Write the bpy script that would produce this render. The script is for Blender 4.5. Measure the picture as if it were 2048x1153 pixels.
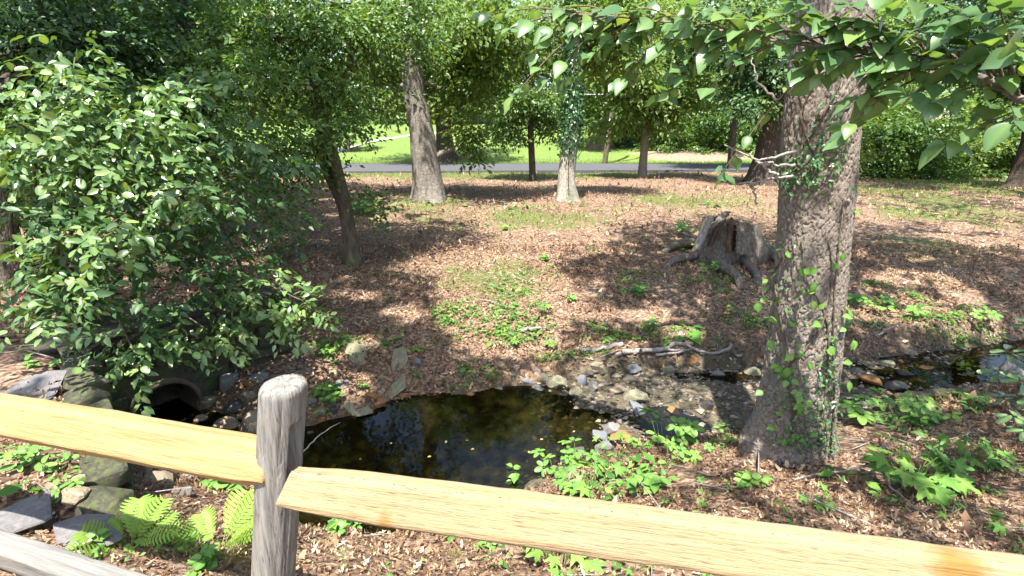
import bpy, bmesh, math, random
import numpy as np
from mathutils import Vector, Matrix, kdtree

for o in list(bpy.data.objects):
    bpy.data.objects.remove(o)
scene = bpy.context.scene
COL = scene.collection

# ------------------------------------------------------------------ camera
EYE = 1.65                      # eye height above the path (m)
FPX = 1000.0                    # focal length in pixels of a 2048 px wide picture
PITCH = math.radians(16.515)
SP, CP = math.sin(PITCH), math.cos(PITCH)
cam_d = bpy.data.cameras.new('camera')
cam_d.sensor_width = 36.0
cam_d.lens = 36.0 * FPX / 2048.0
cam_d.clip_start = 0.05
cam_d.clip_end = 600.0
cam = bpy.data.objects.new('camera', cam_d)
COL.objects.link(cam)
cam.location = (0, 0, EYE)
cam.rotation_euler = (math.pi / 2 - PITCH, 0, 0)
scene.camera = cam

# ------------------------------------------------------------------ sky and sun
SUN = np.array([-0.12, -0.40, 1.0]); SUN = SUN / np.linalg.norm(SUN)     # towards the sun
world = bpy.data.worlds.new('World')
scene.world = world
world.use_nodes = True
wn, wl = world.node_tree.nodes, world.node_tree.links
wn.clear()
sky_n = wn.new('ShaderNodeTexSky')
sky_n.sky_type = 'NISHITA'
sky_n.sun_disc = False
sky_n.sun_elevation = math.asin(SUN[2])
sky_n.sun_rotation = math.atan2(SUN[0], SUN[1])
sky_n.air_density = 1.2
sky_n.dust_density = 2.0
bg_n = wn.new('ShaderNodeBackground')
bg_n.inputs['Strength'].default_value = 0.12
out_n = wn.new('ShaderNodeOutputWorld')
wl.new(sky_n.outputs[0], bg_n.inputs[0])
wl.new(bg_n.outputs[0], out_n.inputs[0])
sun_d = bpy.data.lights.new('sun', 'SUN')
sun_d.energy = 5.0
sun_d.angle = math.radians(0.53)
sun_d.color = (1.0, 0.955, 0.88)
sun = bpy.data.objects.new('sun', sun_d)
COL.objects.link(sun)
sun.location = (-3, -8, 20)
sun.rotation_euler = Vector(tuple(SUN)).to_track_quat('Z', 'Y').to_euler()

vs = scene.view_settings
vs.view_transform = 'Standard'
vs.look = 'None'
vs.exposure = 1.80
vs.gamma = 1.0
scene.render.engine = 'CYCLES'
cy = scene.cycles
cy.use_denoising = True
cy.max_bounces = 7
cy.diffuse_bounces = 4
cy.glossy_bounces = 3
cy.transmission_bounces = 5
cy.transparent_max_bounces = 8
cy.sample_clamp_indirect = 6.0
cy.caustics_reflective = False
cy.caustics_refractive = False

# ------------------------------------------------------------------ numbers
def ray(px, py):
    xc = (px - 1024.0) / FPX
    yc = (576.5 - py) / FPX
    return np.array([xc, CP + yc * SP, -SP + yc * CP])

def at(px, py, depth):
    return np.array([0, 0, EYE]) + ray(px, py) * depth

def on_z(px, py, z):
    d = ray(px, py)
    return np.array([0, 0, EYE]) + d * ((z - EYE) / d[2])

def on_y(px, py, y):
    d = ray(px, py)
    return np.array([0, 0, EYE]) + d * (y / d[1])

def sstep(t):
    t = np.clip(t, 0, 1)
    return t * t * (3 - 2 * t)

def _hash(i, j, k, s):
    n = (i.astype(np.int64) * 374761393 + j.astype(np.int64) * 668265263 + k.astype(np.int64) * 1274126177 + s * 974711) & 0xffffffff
    n = ((n ^ (n >> 13)) * 1274126177) & 0xffffffff
    n = ((n ^ (n >> 16)) * 2246822519) & 0xffffffff
    n = n ^ (n >> 15)
    return (n & 0xffffff) / float(0xffffff) * 2 - 1

def vnoise(x, y, z=None, s=0):
    x = np.asarray(x, float); y = np.asarray(y, float)
    z = np.zeros_like(x) if z is None else np.asarray(z, float)
    i, j, k = np.floor(x).astype(np.int64), np.floor(y).astype(np.int64), np.floor(z).astype(np.int64)
    u, v, w = sstep(x - i), sstep(y - j), sstep(z - k)
    r = 0
    for a in (0, 1):
        for b in (0, 1):
            for c in (0, 1):
                r = r + _hash(i + a, j + b, k + c, s) * (u if a else 1 - u) * (v if b else 1 - v) * (w if c else 1 - w)
    return r

def fbm(x, y, z=None, o=3, s=0):
    r, a = 0, 1.0
    z = 0 * np.asarray(x, float) if z is None else z
    for q in range(o):
        r = r + a * vnoise(np.asarray(x) * 2 ** q, np.asarray(y) * 2 ** q, np.asarray(z) * 2 ** q, s + q)
        a *= 0.5
    return r

def norm(a):
    a = np.asarray(a, float)
    return a / np.maximum(np.linalg.norm(a, axis=-1, keepdims=True), 1e-9)

# ------------------------------------------------------------------ linking
def tag(o, label=None, cat=None, group=None, kind=None):
    if label: o['label'] = label
    if cat: o['category'] = cat
    if group: o['group'] = group
    if kind: o['kind'] = kind
    return o

def thing(name, label, cat, loc=(0, 0, 0), group=None, rz=0.0):
    o = bpy.data.objects.new(name, None)
    o.empty_display_size = 0.1
    COL.objects.link(o)
    o.location = tuple(float(v) for v in loc)
    o.rotation_euler = (0, 0, rz)
    return tag(o, label, cat, group)

def link(name, me, parent=None, loc=None):
    """world-space mesh data under a thing: the parent's move is undone in the matrix"""
    o = bpy.data.objects.new(name, me)
    COL.objects.link(o)
    if loc is not None:
        o.location = tuple(float(v) for v in loc)
    if parent is not None:
        o.parent = parent
    return o

def np_mesh(name, V, T, mat, parent=None, rnd=None, pattr=None, smooth=False, origin=None, kind=None):
    """ONE mesh object from arrays; V in world space, origin is where the parent sits"""
    V = np.asarray(V, float).reshape(-1, 3)
    if origin is not None:
        V = V - np.asarray(origin, float)
    T = np.asarray(T, np.int32).reshape(-1, 3)
    me = bpy.data.meshes.new(name)
    me.vertices.add(len(V)); me.vertices.foreach_set('co', V.astype(np.float32).ravel())
    me.loops.add(T.size); me.loops.foreach_set('vertex_index', T.ravel())
    me.polygons.add(len(T))
    me.polygons.foreach_set('loop_start', np.arange(0, T.size, 3, dtype=np.int32))
    me.polygons.foreach_set('loop_total', np.full(len(T), 3, np.int32))
    if smooth:
        me.polygons.foreach_set('use_smooth', np.ones(len(T), bool))
    if rnd is not None:
        a = me.attributes.new('rnd', 'FLOAT', 'FACE'); a.data.foreach_set('value', np.asarray(rnd, np.float32))
    if pattr is not None:
        for k, v in pattr.items():
            a = me.attributes.new(k, 'FLOAT', 'POINT'); a.data.foreach_set('value', np.asarray(v, np.float32))
    me.update(calc_edges=True)
    me.validate()
    if mat is not None:
        me.materials.append(mat)
    o = link(name, me, parent)
    if kind: o['kind'] = kind
    return o

def grid_tris(nu, nv, wrap_u=False):
    """triangles of a grid whose vertex index is v*nu+u"""
    us = np.arange(nu if wrap_u else nu - 1); vv = np.arange(nv - 1)
    U, W = np.meshgrid(us, vv)
    U, W = U.ravel(), W.ravel()
    U2 = (U + 1) % nu
    a, b, c, d = W * nu + U, W * nu + U2, (W + 1) * nu + U2, (W + 1) * nu + U
    return np.concatenate([np.stack([a, b, c], 1), np.stack([a, c, d], 1)])

def spline(pts, n):
    """smooth path through points (Catmull-Rom), last columns may carry radii"""
    P = np.asarray(pts, float)
    if len(P) == 2:
        t = np.linspace(0, 1, n)[:, None]
        return P[0] * (1 - t) + P[1] * t
    Q = np.vstack([2 * P[0] - P[1], P, 2 * P[-1] - P[-2]])
    t = np.linspace(0, len(P) - 1 - 1e-6, n)
    i = np.floor(t).astype(int); f = (t - i)[:, None]
    a, b, c, d = Q[i], Q[i + 1], Q[i + 2], Q[i + 3]
    return 0.5 * (2 * b + (c - a) * f + (2 * a - 5 * b + 4 * c - d) * f ** 2 + (3 * b - a - 3 * c + d) * f ** 3)

def tube(path, rad, nseg=8, cap=True, disp=None, ref=None):
    """tube along path; disp(theta grid, index grid) adds to the radius"""
    P = np.asarray(path, float); n = len(P)
    R = np.broadcast_to(np.asarray(rad, float), (n,))
    tan = norm(np.gradient(P, axis=0))
    ref = np.array([0.0, 0, 1]) if ref is None else np.asarray(ref, float)
    if abs(tan[0] @ ref) > 0.9:
        ref = np.array([1.0, 0, 0])
    X = np.zeros((n, 3)); x = norm(ref - tan[0] * (ref @ tan[0]))
    for k in range(n):
        x = norm(x - tan[k] * (x @ tan[k])); X[k] = x
    Y = np.cross(tan, X)
    th = np.linspace(0, 2 * math.pi, nseg, endpoint=False)
    RR = np.repeat(R[:, None], nseg, 1)
    if disp is not None:
        TH, II = np.meshgrid(th, np.arange(n))
        RR = RR + disp(TH, II, P, R)
    V = P[:, None] + RR[..., None] * (np.cos(th)[None, :, None] * X[:, None] + np.sin(th)[None, :, None] * Y[:, None])
    V = V.reshape(-1, 3); T = grid_tris(nseg, n, True)
    if cap:
        for e, off in ((0, 0), (n - 1, (n - 1) * nseg)):
            c = len(V); V = np.vstack([V, P[e]])
            a = off + np.arange(nseg); b = off + (np.arange(nseg) + 1) % nseg
            T = np.vstack([T, np.stack([b, a, np.full(nseg, c)], 1) if e == 0 else np.stack([a, b, np.full(nseg, c)], 1)])
    return V, T

def join(parts):
    Vs, Ts, k = [], [], 0
    for V, T in parts:
        Vs.append(V); Ts.append(np.asarray(T) + k); k += len(V)
    return np.vstack(Vs), np.vstack(Ts)

# ------------------------------------------------------------------ materials
class NT:
    """small node-graph writer"""
    def __init__(s, name):
        s.m = bpy.data.materials.new(name); s.m.use_nodes = True
        s.n, s.l = s.m.node_tree.nodes, s.m.node_tree.links
        s.n.clear(); s.out = s.n.new('ShaderNodeOutputMaterial')
    def new(s, t, **kw):
        n = s.n.new(t)
        for k, v in kw.items(): setattr(n, k, v)
        return n
    def put(s, sock, v):
        if hasattr(v, 'is_output') or isinstance(v, bpy.types.NodeSocket): s.l.new(v, sock)
        else: sock.default_value = v
    def coord(s, scale=(1, 1, 1), kind='Object', rot=(0, 0, 0)):
        c = s.new('ShaderNodeTexCoord'); m = s.new('ShaderNodeMapping')
        m.inputs['Scale'].default_value = scale; m.inputs['Rotation'].default_value = rot
        s.l.new(c.outputs[kind], m.inputs[0]); return m.outputs[0]
    def noise(s, vec, scale=5, detail=4, rough=0.55, dist=0.0):
        n = s.new('ShaderNodeTexNoise'); s.l.new(vec, n.inputs['Vector'])
        n.inputs['Scale'].default_value = scale; n.inputs['Detail'].default_value = detail
        n.inputs['Roughness'].default_value = rough; n.inputs['Distortion'].default_value = dist
        return n.outputs['Fac']
    def voro(s, vec, scale=5, feature='F1', out='Distance', rnd=1.0):
        n = s.new('ShaderNodeTexVoronoi', feature=feature); s.l.new(vec, n.inputs['Vector'])
        n.inputs['Scale'].default_value = scale; n.inputs['Randomness'].default_value = rnd
        return n.outputs[out]
    def ramp(s, fac, stops, interp='LINEAR'):
        r = s.new('ShaderNodeValToRGB'); r.color_ramp.interpolation = interp
        e = r.color_ramp.elements
        while len(e) < len(stops): e.new(0.5)
        for q, (p, c) in zip(e, stops):
            q.position = p; q.color = (*c, 1) if len(c) == 3 else c
        s.l.new(fac, r.inputs[0]); return r.outputs[0]
    def attr(s, name):
        a = s.new('ShaderNodeAttribute'); a.attribute_name = name; return a.outputs['Fac']
    def math(s, op, a, b=0.0, clamp=False):
        m = s.new('ShaderNodeMath', operation=op, use_clamp=clamp)
        s.put(m.inputs[0], a); s.put(m.inputs[1], b); return m.outputs[0]
    def mix(s, fac, a, b, mode='MIX'):
        m = s.new('ShaderNodeMix', data_type='RGBA', blend_type=mode)
        s.put(m.inputs['Factor'], fac)
        for i, v in ((6, a), (7, b)):
            if isinstance(v, tuple) and len(v) == 3: v = (*v, 1)
            s.put(m.inputs[i], v)
        return m.outputs[2]
    def bump(s, h, strength=0.5, dist=0.02):
        b = s.new('ShaderNodeBump'); s.l.new(h, b.inputs['Height'])
        b.inputs['Strength'].default_value = strength; b.inputs['Distance'].default_value = dist
        return b.outputs[0]
    def bsdf(s, col, rough=0.8, spec=0.3, normal=None, **kw):
        b = s.new('ShaderNodeBsdfPrincipled')
        if isinstance(col, tuple) and len(col) == 3: col = (*col, 1)
        s.put(b.inputs['Base Color'], col); s.put(b.inputs['Roughness'], rough)
        b.inputs['Specular IOR Level'].default_value = spec
        for k, v in kw.items(): s.put(b.inputs[k], v)
        if normal is not None: s.l.new(normal, b.inputs['Normal'])
        return b.outputs[0]
    def done(s, shader):
        s.l.new(shader, s.out.inputs[0]); return s.m

def leaf_mat(name, stops, trans=0.35, rough=0.45, spec=0.5, warm=(1.35, 1.25, 0.45), vein=False):
    t = NT(name)
    r = t.attr('rnd') if not vein else t.new('ShaderNodeObjectInfo').outputs['Random']
    col = t.ramp(r, stops)
    n = t.noise(t.coord((1, 1, 1)), 40 if vein else 6, 2)
    col = t.mix(t.math('MULTIPLY', n, 0.35), col, t.mix(1.0, col, (1.5, 1.4, 1.0), 'MULTIPLY'))
    if vein:
        u = t.attr('vein')
        col = t.mix(t.math('MULTIPLY', u, 0.5), col, (0.22, 0.34, 0.10))
    tc = t.mix(1.0, col, warm, 'MULTIPLY')
    p = t.bsdf(col, rough, spec)
    tr = t.new('ShaderNodeBsdfTranslucent'); t.l.new(tc, tr.inputs[0])
    m = t.new('ShaderNodeMixShader'); m.inputs[0].default_value = trans
    t.l.new(p, m.inputs[1]); t.l.new(tr.outputs[0], m.inputs[2])
    return t.done(m.outputs[0])

def dim(c, k=.74):
    return tuple(v * k for v in c)

def bark_mat(name, dark, mid, light, sc=(9, 9, 2.2), moss=0.0, furrow=False, bump=0.6):
    t = NT(name)
    dark, mid, light = dim(dark), dim(mid), dim(light)
    v = t.coord(sc)
    a = t.noise(v, 2.2, 6, 0.62, 0.4)
    e = t.voro(v, 3.2, 'DISTANCE_TO_EDGE')
    plate = t.math('MULTIPLY', e, 5.0, True)
    hgt = t.math('ADD', t.math('MULTIPLY', a, 0.6), t.math('MULTIPLY', plate, 0.5))
    col = t.ramp(a, [(0.28, dark), (0.5, mid), (0.72, light)])
    if furrow:
        f = t.attr('furrow')
        col = t.mix(t.math('MULTIPLY', f, .7), col, (0.095, 0.064, 0.048))
        hgt = t.noise(t.coord((30, 30, 12)), 3.0, 5, 0.65)
    big = t.noise(t.coord((1.3, 1.3, 0.9)), 1.6, 3)
    if moss > 0:
        mk = t.ramp(big, [(0.5, (0, 0, 0)), (0.66, (moss, moss, moss))])
        col = t.mix(mk, col, (0.10, 0.13, 0.05))
    else:
        col = t.mix(t.math('MULTIPLY', big, 0.4), col, t.mix(1.0, col, (0.62, 0.62, 0.66), 'MULTIPLY'))
    return t.done(t.bsdf(col, 0.9, 0.15, t.bump(hgt, bump, 0.03)))

def stone_mat(name, c1, c2, moss=0.0, wet=0.0, sc=7.0):
    t = NT(name)
    c1, c2 = dim(c1), dim(c2)
    v = t.coord((1, 1, 1))
    a = t.noise(v, sc, 6, 0.65, 0.6)
    col = t.ramp(a, [(0.3, c1), (0.7, c2)])
    sp = t.noise(v, 55, 3, 0.7)
    col = t.mix(t.ramp(sp, [(0.55, (0, 0, 0)), (0.7, (0.5, 0.5, 0.5))]), col, t.mix(1.0, col, (0.55, 0.52, 0.5), 'MULTIPLY'))
    ran = t.new('ShaderNodeObjectInfo').outputs['Random']
    col = t.mix(t.math('MULTIPLY', ran, 0.4), col, t.mix(1.0, col, (0.75, 0.72, 0.68), 'MULTIPLY'))
    if moss:
        mk = t.noise(v, 3.0, 4, 0.6)
        col = t.mix(t.ramp(mk, [(0.45, (0, 0, 0)), (0.62, (moss, moss, moss))]), col, (0.085, 0.11, 0.03))
    return t.done(t.bsdf(col, 0.85 - wet * 0.55, 0.25 + 0.3 * wet, t.bump(t.math('ADD', a, t.math('MULTIPLY', sp, 0.3)), 0.6, 0.02)))

M = {}
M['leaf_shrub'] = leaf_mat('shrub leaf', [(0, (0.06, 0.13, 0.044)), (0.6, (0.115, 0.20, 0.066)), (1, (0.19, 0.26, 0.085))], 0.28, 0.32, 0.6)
M['leaf_shrub_part'] = leaf_mat('shrub leaf broad', [(0, (0.085, 0.15, 0.054)), (0.6, (0.13, 0.215, 0.075)), (1, (0.20, 0.27, 0.09))], 0.28, 0.30, 0.65, vein=True)
M['leaf_small'] = leaf_mat('small tree leaf', [(0, (0.05, 0.11, 0.028)), (0.6, (0.085, 0.165, 0.04)), (1, (0.16, 0.235, 0.055))], 0.4, 0.42, 0.45)
M['leaf_far'] = leaf_mat('far leaf', [(0, (0.085, 0.155, 0.04)), (0.6, (0.13, 0.215, 0.055)), (1, (0.21, 0.285, 0.085))], 0.48, 0.5, 0.35)
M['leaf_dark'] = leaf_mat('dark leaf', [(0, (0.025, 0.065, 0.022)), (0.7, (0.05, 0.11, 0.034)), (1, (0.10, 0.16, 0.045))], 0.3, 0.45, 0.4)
M['leaf_big'] = leaf_mat('broad leaf', [(0, (0.075, 0.155, 0.07)), (0.75, (0.11, 0.205, 0.09)), (1, (0.19, 0.27, 0.07))], 0.42, 0.26, 0.6, vein=True)
M['leaf_big_stuff'] = leaf_mat('broad leaf loose', [(0, (0.075, 0.155, 0.07)), (0.75, (0.11, 0.205, 0.09)), (1, (0.19, 0.27, 0.07))], 0.42, 0.25, 0.6)
M['leaf_canopy'] = leaf_mat('canopy leaf', [(0, (0.045, 0.11, 0.03)), (1, (0.09, 0.17, 0.045))], 0.32, 0.45, 0.4)
M['leaf_plant'] = leaf_mat('seedling leaf', [(0, (0.06, 0.16, 0.03)), (0.6, (0.10, 0.24, 0.04)), (1, (0.18, 0.32, 0.06))], 0.36, 0.45, 0.4, vein=True)
M['leaf_plant_stuff'] = leaf_mat('ground leaf', [(0, (0.05, 0.13, 0.03)), (0.6, (0.10, 0.21, 0.04)), (1, (0.19, 0.30, 0.07))], 0.33, 0.5, 0.3)
M['leaf_fern'] = leaf_mat('fern frond', [(0, (0.16, 0.28, 0.05)), (1, (0.24, 0.36, 0.07))], 0.42, 0.5, 0.3, vein=True)
M['leaf_ivy'] = leaf_mat('ivy leaf', [(0, (0.03, 0.09, 0.035)), (0.7, (0.055, 0.13, 0.05)), (1, (0.10, 0.19, 0.06))], 0.2, 0.35, 0.5)
M['leaf_rhodo'] = leaf_mat('evergreen leaf', [(0, (0.05, 0.09, 0.05)), (1, (0.10, 0.16, 0.08))], 0.15, 0.3, 0.6, vein=True)
M['leaf_yellow'] = leaf_mat('yellow leaf', [(0, (0.45, 0.30, 0.06)), (1, (0.55, 0.42, 0.12))], 0.2, 0.5, 0.4, vein=True)
M['grass'] = leaf_mat('grass blade', [(0, (0.08, 0.14, 0.03)), (1, (0.20, 0.29, 0.06))], 0.35, 0.5, 0.3)
M['litter'] = leaf_mat('dry leaf', [(0, (0.072, 0.039, 0.026)), (0.3, (0.158, 0.093, 0.059)), (0.62, (0.255, 0.168, 0.108)), (0.88, (0.37, 0.275, 0.19)), (1, (0.47, 0.38, 0.285))], 0.12, 0.7, 0.25, warm=(1.2, 0.9, 0.6))
M['oak'] = bark_mat('furrowed oak bark', (0.26, 0.21, 0.165), (0.375, 0.315, 0.26), (0.48, 0.425, 0.365), sc=(22, 22, 9), furrow=True, bump=.8)
M['bark_grey'] = bark_mat('grey bark', (0.17, 0.145, 0.12), (0.29, 0.255, 0.22), (0.40, 0.36, 0.32))
M['bark_pale'] = bark_mat('pale bark', (0.26, 0.23, 0.19), (0.42, 0.39, 0.33), (0.55, 0.52, 0.45), moss=0.5)
M['bark_dark'] = bark_mat('dark bark', (0.06, 0.045, 0.036), (0.11, 0.085, 0.068), (0.17, 0.14, 0.11))
M['bark_brown'] = bark_mat('brown bark', (0.09, 0.07, 0.05), (0.16, 0.125, 0.09), (0.24, 0.2, 0.14), moss=0.6)
M['dead_wood'] = bark_mat('bleached dead wood', (0.20, 0.17, 0.145), (0.36, 0.325, 0.29), (0.52, 0.48, 0.44), sc=(20, 20, 4), bump=0.4)
M['twig'] = bark_mat('twig bark', (0.10, 0.08, 0.05), (0.17, 0.14, 0.09), (0.25, 0.21, 0.14), sc=(20, 20, 20), bump=0.3)
M['stump'] = bark_mat('weathered stump', (0.12, 0.095, 0.075), (0.24, 0.195, 0.16), (0.40, 0.34, 0.29), sc=(14, 14, 1.6), moss=0.25, bump=0.9)
M['rot'] = bark_mat('rotten wood', (0.055, 0.035, 0.024), (0.125, 0.08, 0.052), (0.24, 0.175, 0.125), sc=(22, 22, 3), bump=0.9)
M['stem'] = leaf_mat('green stem', [(0, (0.12, 0.2, 0.05)), (1, (0.16, 0.22, 0.07))], 0.1, 0.5, 0.3, vein=True)
M['stone_grey'] = stone_mat('grey stone', (0.16, 0.152, 0.142), (0.34, 0.325, 0.305))
M['stone_blue'] = stone_mat('blue grey stone', (0.13, 0.14, 0.16), (0.28, 0.29, 0.315))
M['stone_tan'] = stone_mat('tan stone', (0.23, 0.18, 0.12), (0.42, 0.345, 0.25))
M['stone_moss'] = stone_mat('mossy stone', (0.20, 0.18, 0.12), (0.40, 0.37, 0.27), moss=0.5)
M['stone_rust'] = stone_mat('rust stone', (0.24, 0.10, 0.04), (0.46, 0.24, 0.09))
M['stone_wet'] = stone_mat('dark wet stone', (0.045, 0.042, 0.038), (0.12, 0.11, 0.10), wet=1.0)
M['slate'] = stone_mat('slate', (0.15, 0.145, 0.15), (0.27, 0.26, 0.265))
M['wall_stone'] = stone_mat('wall stone', (0.04, 0.037, 0.028), (0.11, 0.10, 0.075), moss=0.7)
M['mortar'] = stone_mat('old mortar', (0.045, 0.042, 0.033), (0.11, 0.10, 0.08), moss=0.7)
M['concrete'] = stone_mat('stained concrete', (0.11, 0.082, 0.06), (0.22, 0.17, 0.13), moss=0.2)
M['pebble'] = None

def part(name, V, T, mat, parent, **kw):
    org = np.zeros(3); q = parent
    while q is not None:
        org = org + np.array(q.location); q = q.parent
    return np_mesh(name, V, T, mat, parent, origin=org, **kw)

# ------------------------------------------------------------------ terrain
ZW = -1.20                                   # water level
STREAM = np.array([                          # x, y, half width, bed depth below water
    (-5.0, 5.6, .24, .04), (-3.7, 4.75, .26, .05), (-2.7, 4.25, .30, .04), (-2.15, 4.1, .50, .10), (-1.5, 4.0, .90, .28), (-0.8, 4.10, 1.05, .34),
    (0.1, 4.60, .82, .26), (0.75, 4.85, .66, .02), (1.25, 5.0, .68, -.06), (1.8, 5.12, .74, -.05), (2.6, 5.25, .72, -.045),
    (3.4, 5.4, .60, -.01), (4.3, 5.6, .46, .0), (5.5, 5.9, .44, .02), (7.0, 6.3, .42, .03), (11, 7.2, .6, .1), (20, 9.5, .7, .1), (60, 18, 1, .1)])
LEDGE = np.array([(-1.2, 1.05), (-1.55, 1.5), (-1.95, 1.98), (-2.5, 2.6), (-3.2, 3.32), (-3.86, 4.02), (-4.5, 4.30), (-3.45, 5.95), (-3.7, 7.2), (-5, 10), (-7.5, 15), (-12, 26)])

def seg_dist(x, y, P):
    """nearest distance to an open polyline, signed (+ on the left of its direction), with segment and parameter"""
    best = np.full(x.shape, 1e9); sg = np.ones(x.shape); ii = np.zeros(x.shape, int); tt = np.zeros(x.shape)
    for k in range(len(P) - 1):
        ax, ay = P[k][:2]; bx, by = P[k + 1][:2]
        dx, dy = bx - ax, by - ay
        t = np.clip(((x - ax) * dx + (y - ay) * dy) / (dx * dx + dy * dy), 0, 1)
        qx, qy = x - ax - t * dx, y - ay - t * dy
        d = np.hypot(qx, qy)
        m = d < best
        cr = dx * qy - dy * qx
        best = np.where(m, d, best); sg = np.where(m, np.where(cr >= 0, 1.0, -1.0), sg)
        ii = np.where(m, k, ii); tt = np.where(m, t, tt)
    return best, sg, ii, tt

def fence_y(x):
    return np.where(x < -0.7, 1.27 - 0.275 * (x + 0.7), 1.27 - 0.20 * (x + 0.7))

def hgt(x, y, rough=True):
    x = np.asarray(x, float); y = np.asarray(y, float)
    d, sg, ii, tt = seg_dist(x, y, STREAM)
    w = STREAM[ii, 2] * (1 - tt) + STREAM[ii + 1, 2] * tt
    dep = STREAM[ii, 3] * (1 - tt) + STREAM[ii + 1, 3] * tt
    wob = 0.10 * vnoise(x * 2.1, y * 2.1, s=3) + 0.05 * vnoise(x * 5, y * 5, s=4)
    w = w * (1 + wob * 1.2)
    e = d - w
    bed = ZW - dep * (1 - np.clip(d / w, 0, 1) ** 2) + 0.03 * (1 - np.clip(d / w, 0, 1)) * vnoise(x * 4, y * 4, s=9)
    bed = bed - .13 * np.exp(-(((x - 1.62) / .38) ** 2 + ((y - 4.72) / .26) ** 2) * 1.2) - .05 * np.exp(-(((x - 2.9) / .9) ** 2 + ((y - 5.65) / .16) ** 2))
    # far side: a low cut bank, then the wooded slope up to the road
    bh = np.interp(x, [-3, -1, 0.4, 1.1, 2, 9], [.22, .16, .15, .26, .29, .36])
    bw = np.interp(x, [-3, 0, .6, 1.1, 3, 5], [.45, .35, .35, .16, .18, .3])
    zs = np.interp(y, [4, 5.8, 8, 9, 12, 15, 20, 24, 26, 33, 36, 45, 62, 90, 140], [-1.0, -.84, -.60, -.5, -.22, 0, .03, .02, .03, .05, .3, 1.5, 3.3, 5.5, 8])
    zs = zs + np.where(y > 33, np.clip(-(x - 2) * 0.012, -0.9, 0.5) * sstep((y - 33) / 12), 0)
    far = ZW + bh * sstep(e / bw) + (zs - (ZW + bh)) * sstep((e - bw * 0.7) / 1.7)
    # near side: from the fence down to the water
    q = np.maximum(y - fence_y(x) - 0.05, 0)
    t = q / (q + np.maximum(e, 0) + 1e-6)
    near = ZW * t ** 1.25
    z = np.where(e <= 0, bed, np.where(sg > 0, far, near))
    # the raised ledge and wing wall on the left
    ld, ls, li, lt = seg_dist(x, y, LEDGE)
    wid = np.interp(li + lt, [0, 1, 5, 7, 7.6, 9, 11], [.35, .14, .10, .08, .7, 2.0, 4.0])
    pz = np.interp(y, [0, 1.5, 3, 4.2, 5.6, 8, 12, 18, 26], [0, -.06, -.10, -.14, -.26, -.22, -.05, .03, .13])
    mk = sstep(ld * ls / wid * 0.5 + 0.5)
    z = np.where(y < fence_y(x) + 0.02, np.minimum(z, 0.0), z * (1 - mk) + np.maximum(pz, z) * mk)
    if rough:
        dry = sstep(e / 0.3)
        z = z + dry * np.where(y < 34, 1, .3) * (0.035 * vnoise(x * 1.1, y * 1.1, s=1) + 0.016 * vnoise(x * 4.3, y * 4.3, s=2))
    return z

def hz(x, y):
    return float(hgt(np.array([x]), np.array([y]))[0])

def ground_at(px, py, zoff=0.0):
    d = ray(px, py)
    t = np.concatenate([np.linspace(0.8, 12, 900), np.linspace(12, 40, 900), np.linspace(40, 160, 700)])
    X = d[None] * t[:, None]; z = EYE + X[:, 2]
    g = hgt(X[:, 0], X[:, 1]) + zoff
    b = np.nonzero(z <= g)[0]
    k = b[0] if len(b) else len(t) - 1
    return np.array([X[k, 0], X[k, 1], g[k] - zoff])

def axis(a, b, step, ends, grow=1.09):
    c = list(np.arange(a, b + step / 2, step))
    lo, hi = ends
    s = step
    while c[-1] < hi: s *= grow; c.append(min(c[-1] + s, hi))
    s = step
    while c[0] > lo: s *= grow; c.insert(0, max(c[0] - s, lo))
    return np.array(c)

gx = axis(-6.5, 8.5, 0.06, (-120, 120)); gy = axis(0.4, 9.5, 0.055, (-12, 200))
GX, GY = np.meshgrid(gx, gy)
GZ = hgt(GX.ravel(), GY.ravel()).reshape(GX.shape)

def blob_mask(x, y, blobs):
    m = np.zeros(np.shape(x))
    for bx, by, rx, ry, a in blobs:
        m = np.maximum(m, a * (1 - sstep(((x - bx) / rx) ** 2 + ((y - by) / ry) ** 2)))
    return m

def gblob(px, py, rx, ry, a=1.0):
    """an ellipse given by its picture centre and half sizes, carried over to the ground"""
    c = ground_at(px, py); s = ground_at(px + rx, py)
    n = ground_at(px, py - ry); f = ground_at(px, py + ry)
    return (c[0], c[1], max(abs(s[0] - c[0]), .05), max(abs(n[1] - f[1]) / 2, .05), a)

# where grass grows among the leaves on the camera's side of the road
GRASS_B = [gblob(1900, 362, 230, 22, 1), gblob(2000, 385, 130, 22, .9), gblob(1000, 350, 480, 9, 1.3), gblob(860, 405, 90, 18, .6), gblob(1040, 430, 260, 34, .6), gblob(1400, 405, 200, 30, .5), gblob(780, 400, 120, 25, .6),
           gblob(1330, 400, 160, 14, .6), gblob(1230, 420, 120, 15, .5), gblob(1750, 380, 140, 30, .9), gblob(1900, 420, 200, 40, .8), gblob(1880, 500, 170, 50, .5), gblob(1000, 560, 160, 70, .5)]
def grass_mask(x, y):
    return np.clip(blob_mask(x, y, GRASS_B) + 0.35 * fbm(x * .9, y * .9, s=21) * (blob_mask(x, y, GRASS_B) > .05) + .30 * np.clip(fbm(x * .55, y * .8, s=25) - .1, 0, 1) * sstep((y - 5.5) / 3), 0, 1)

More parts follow.
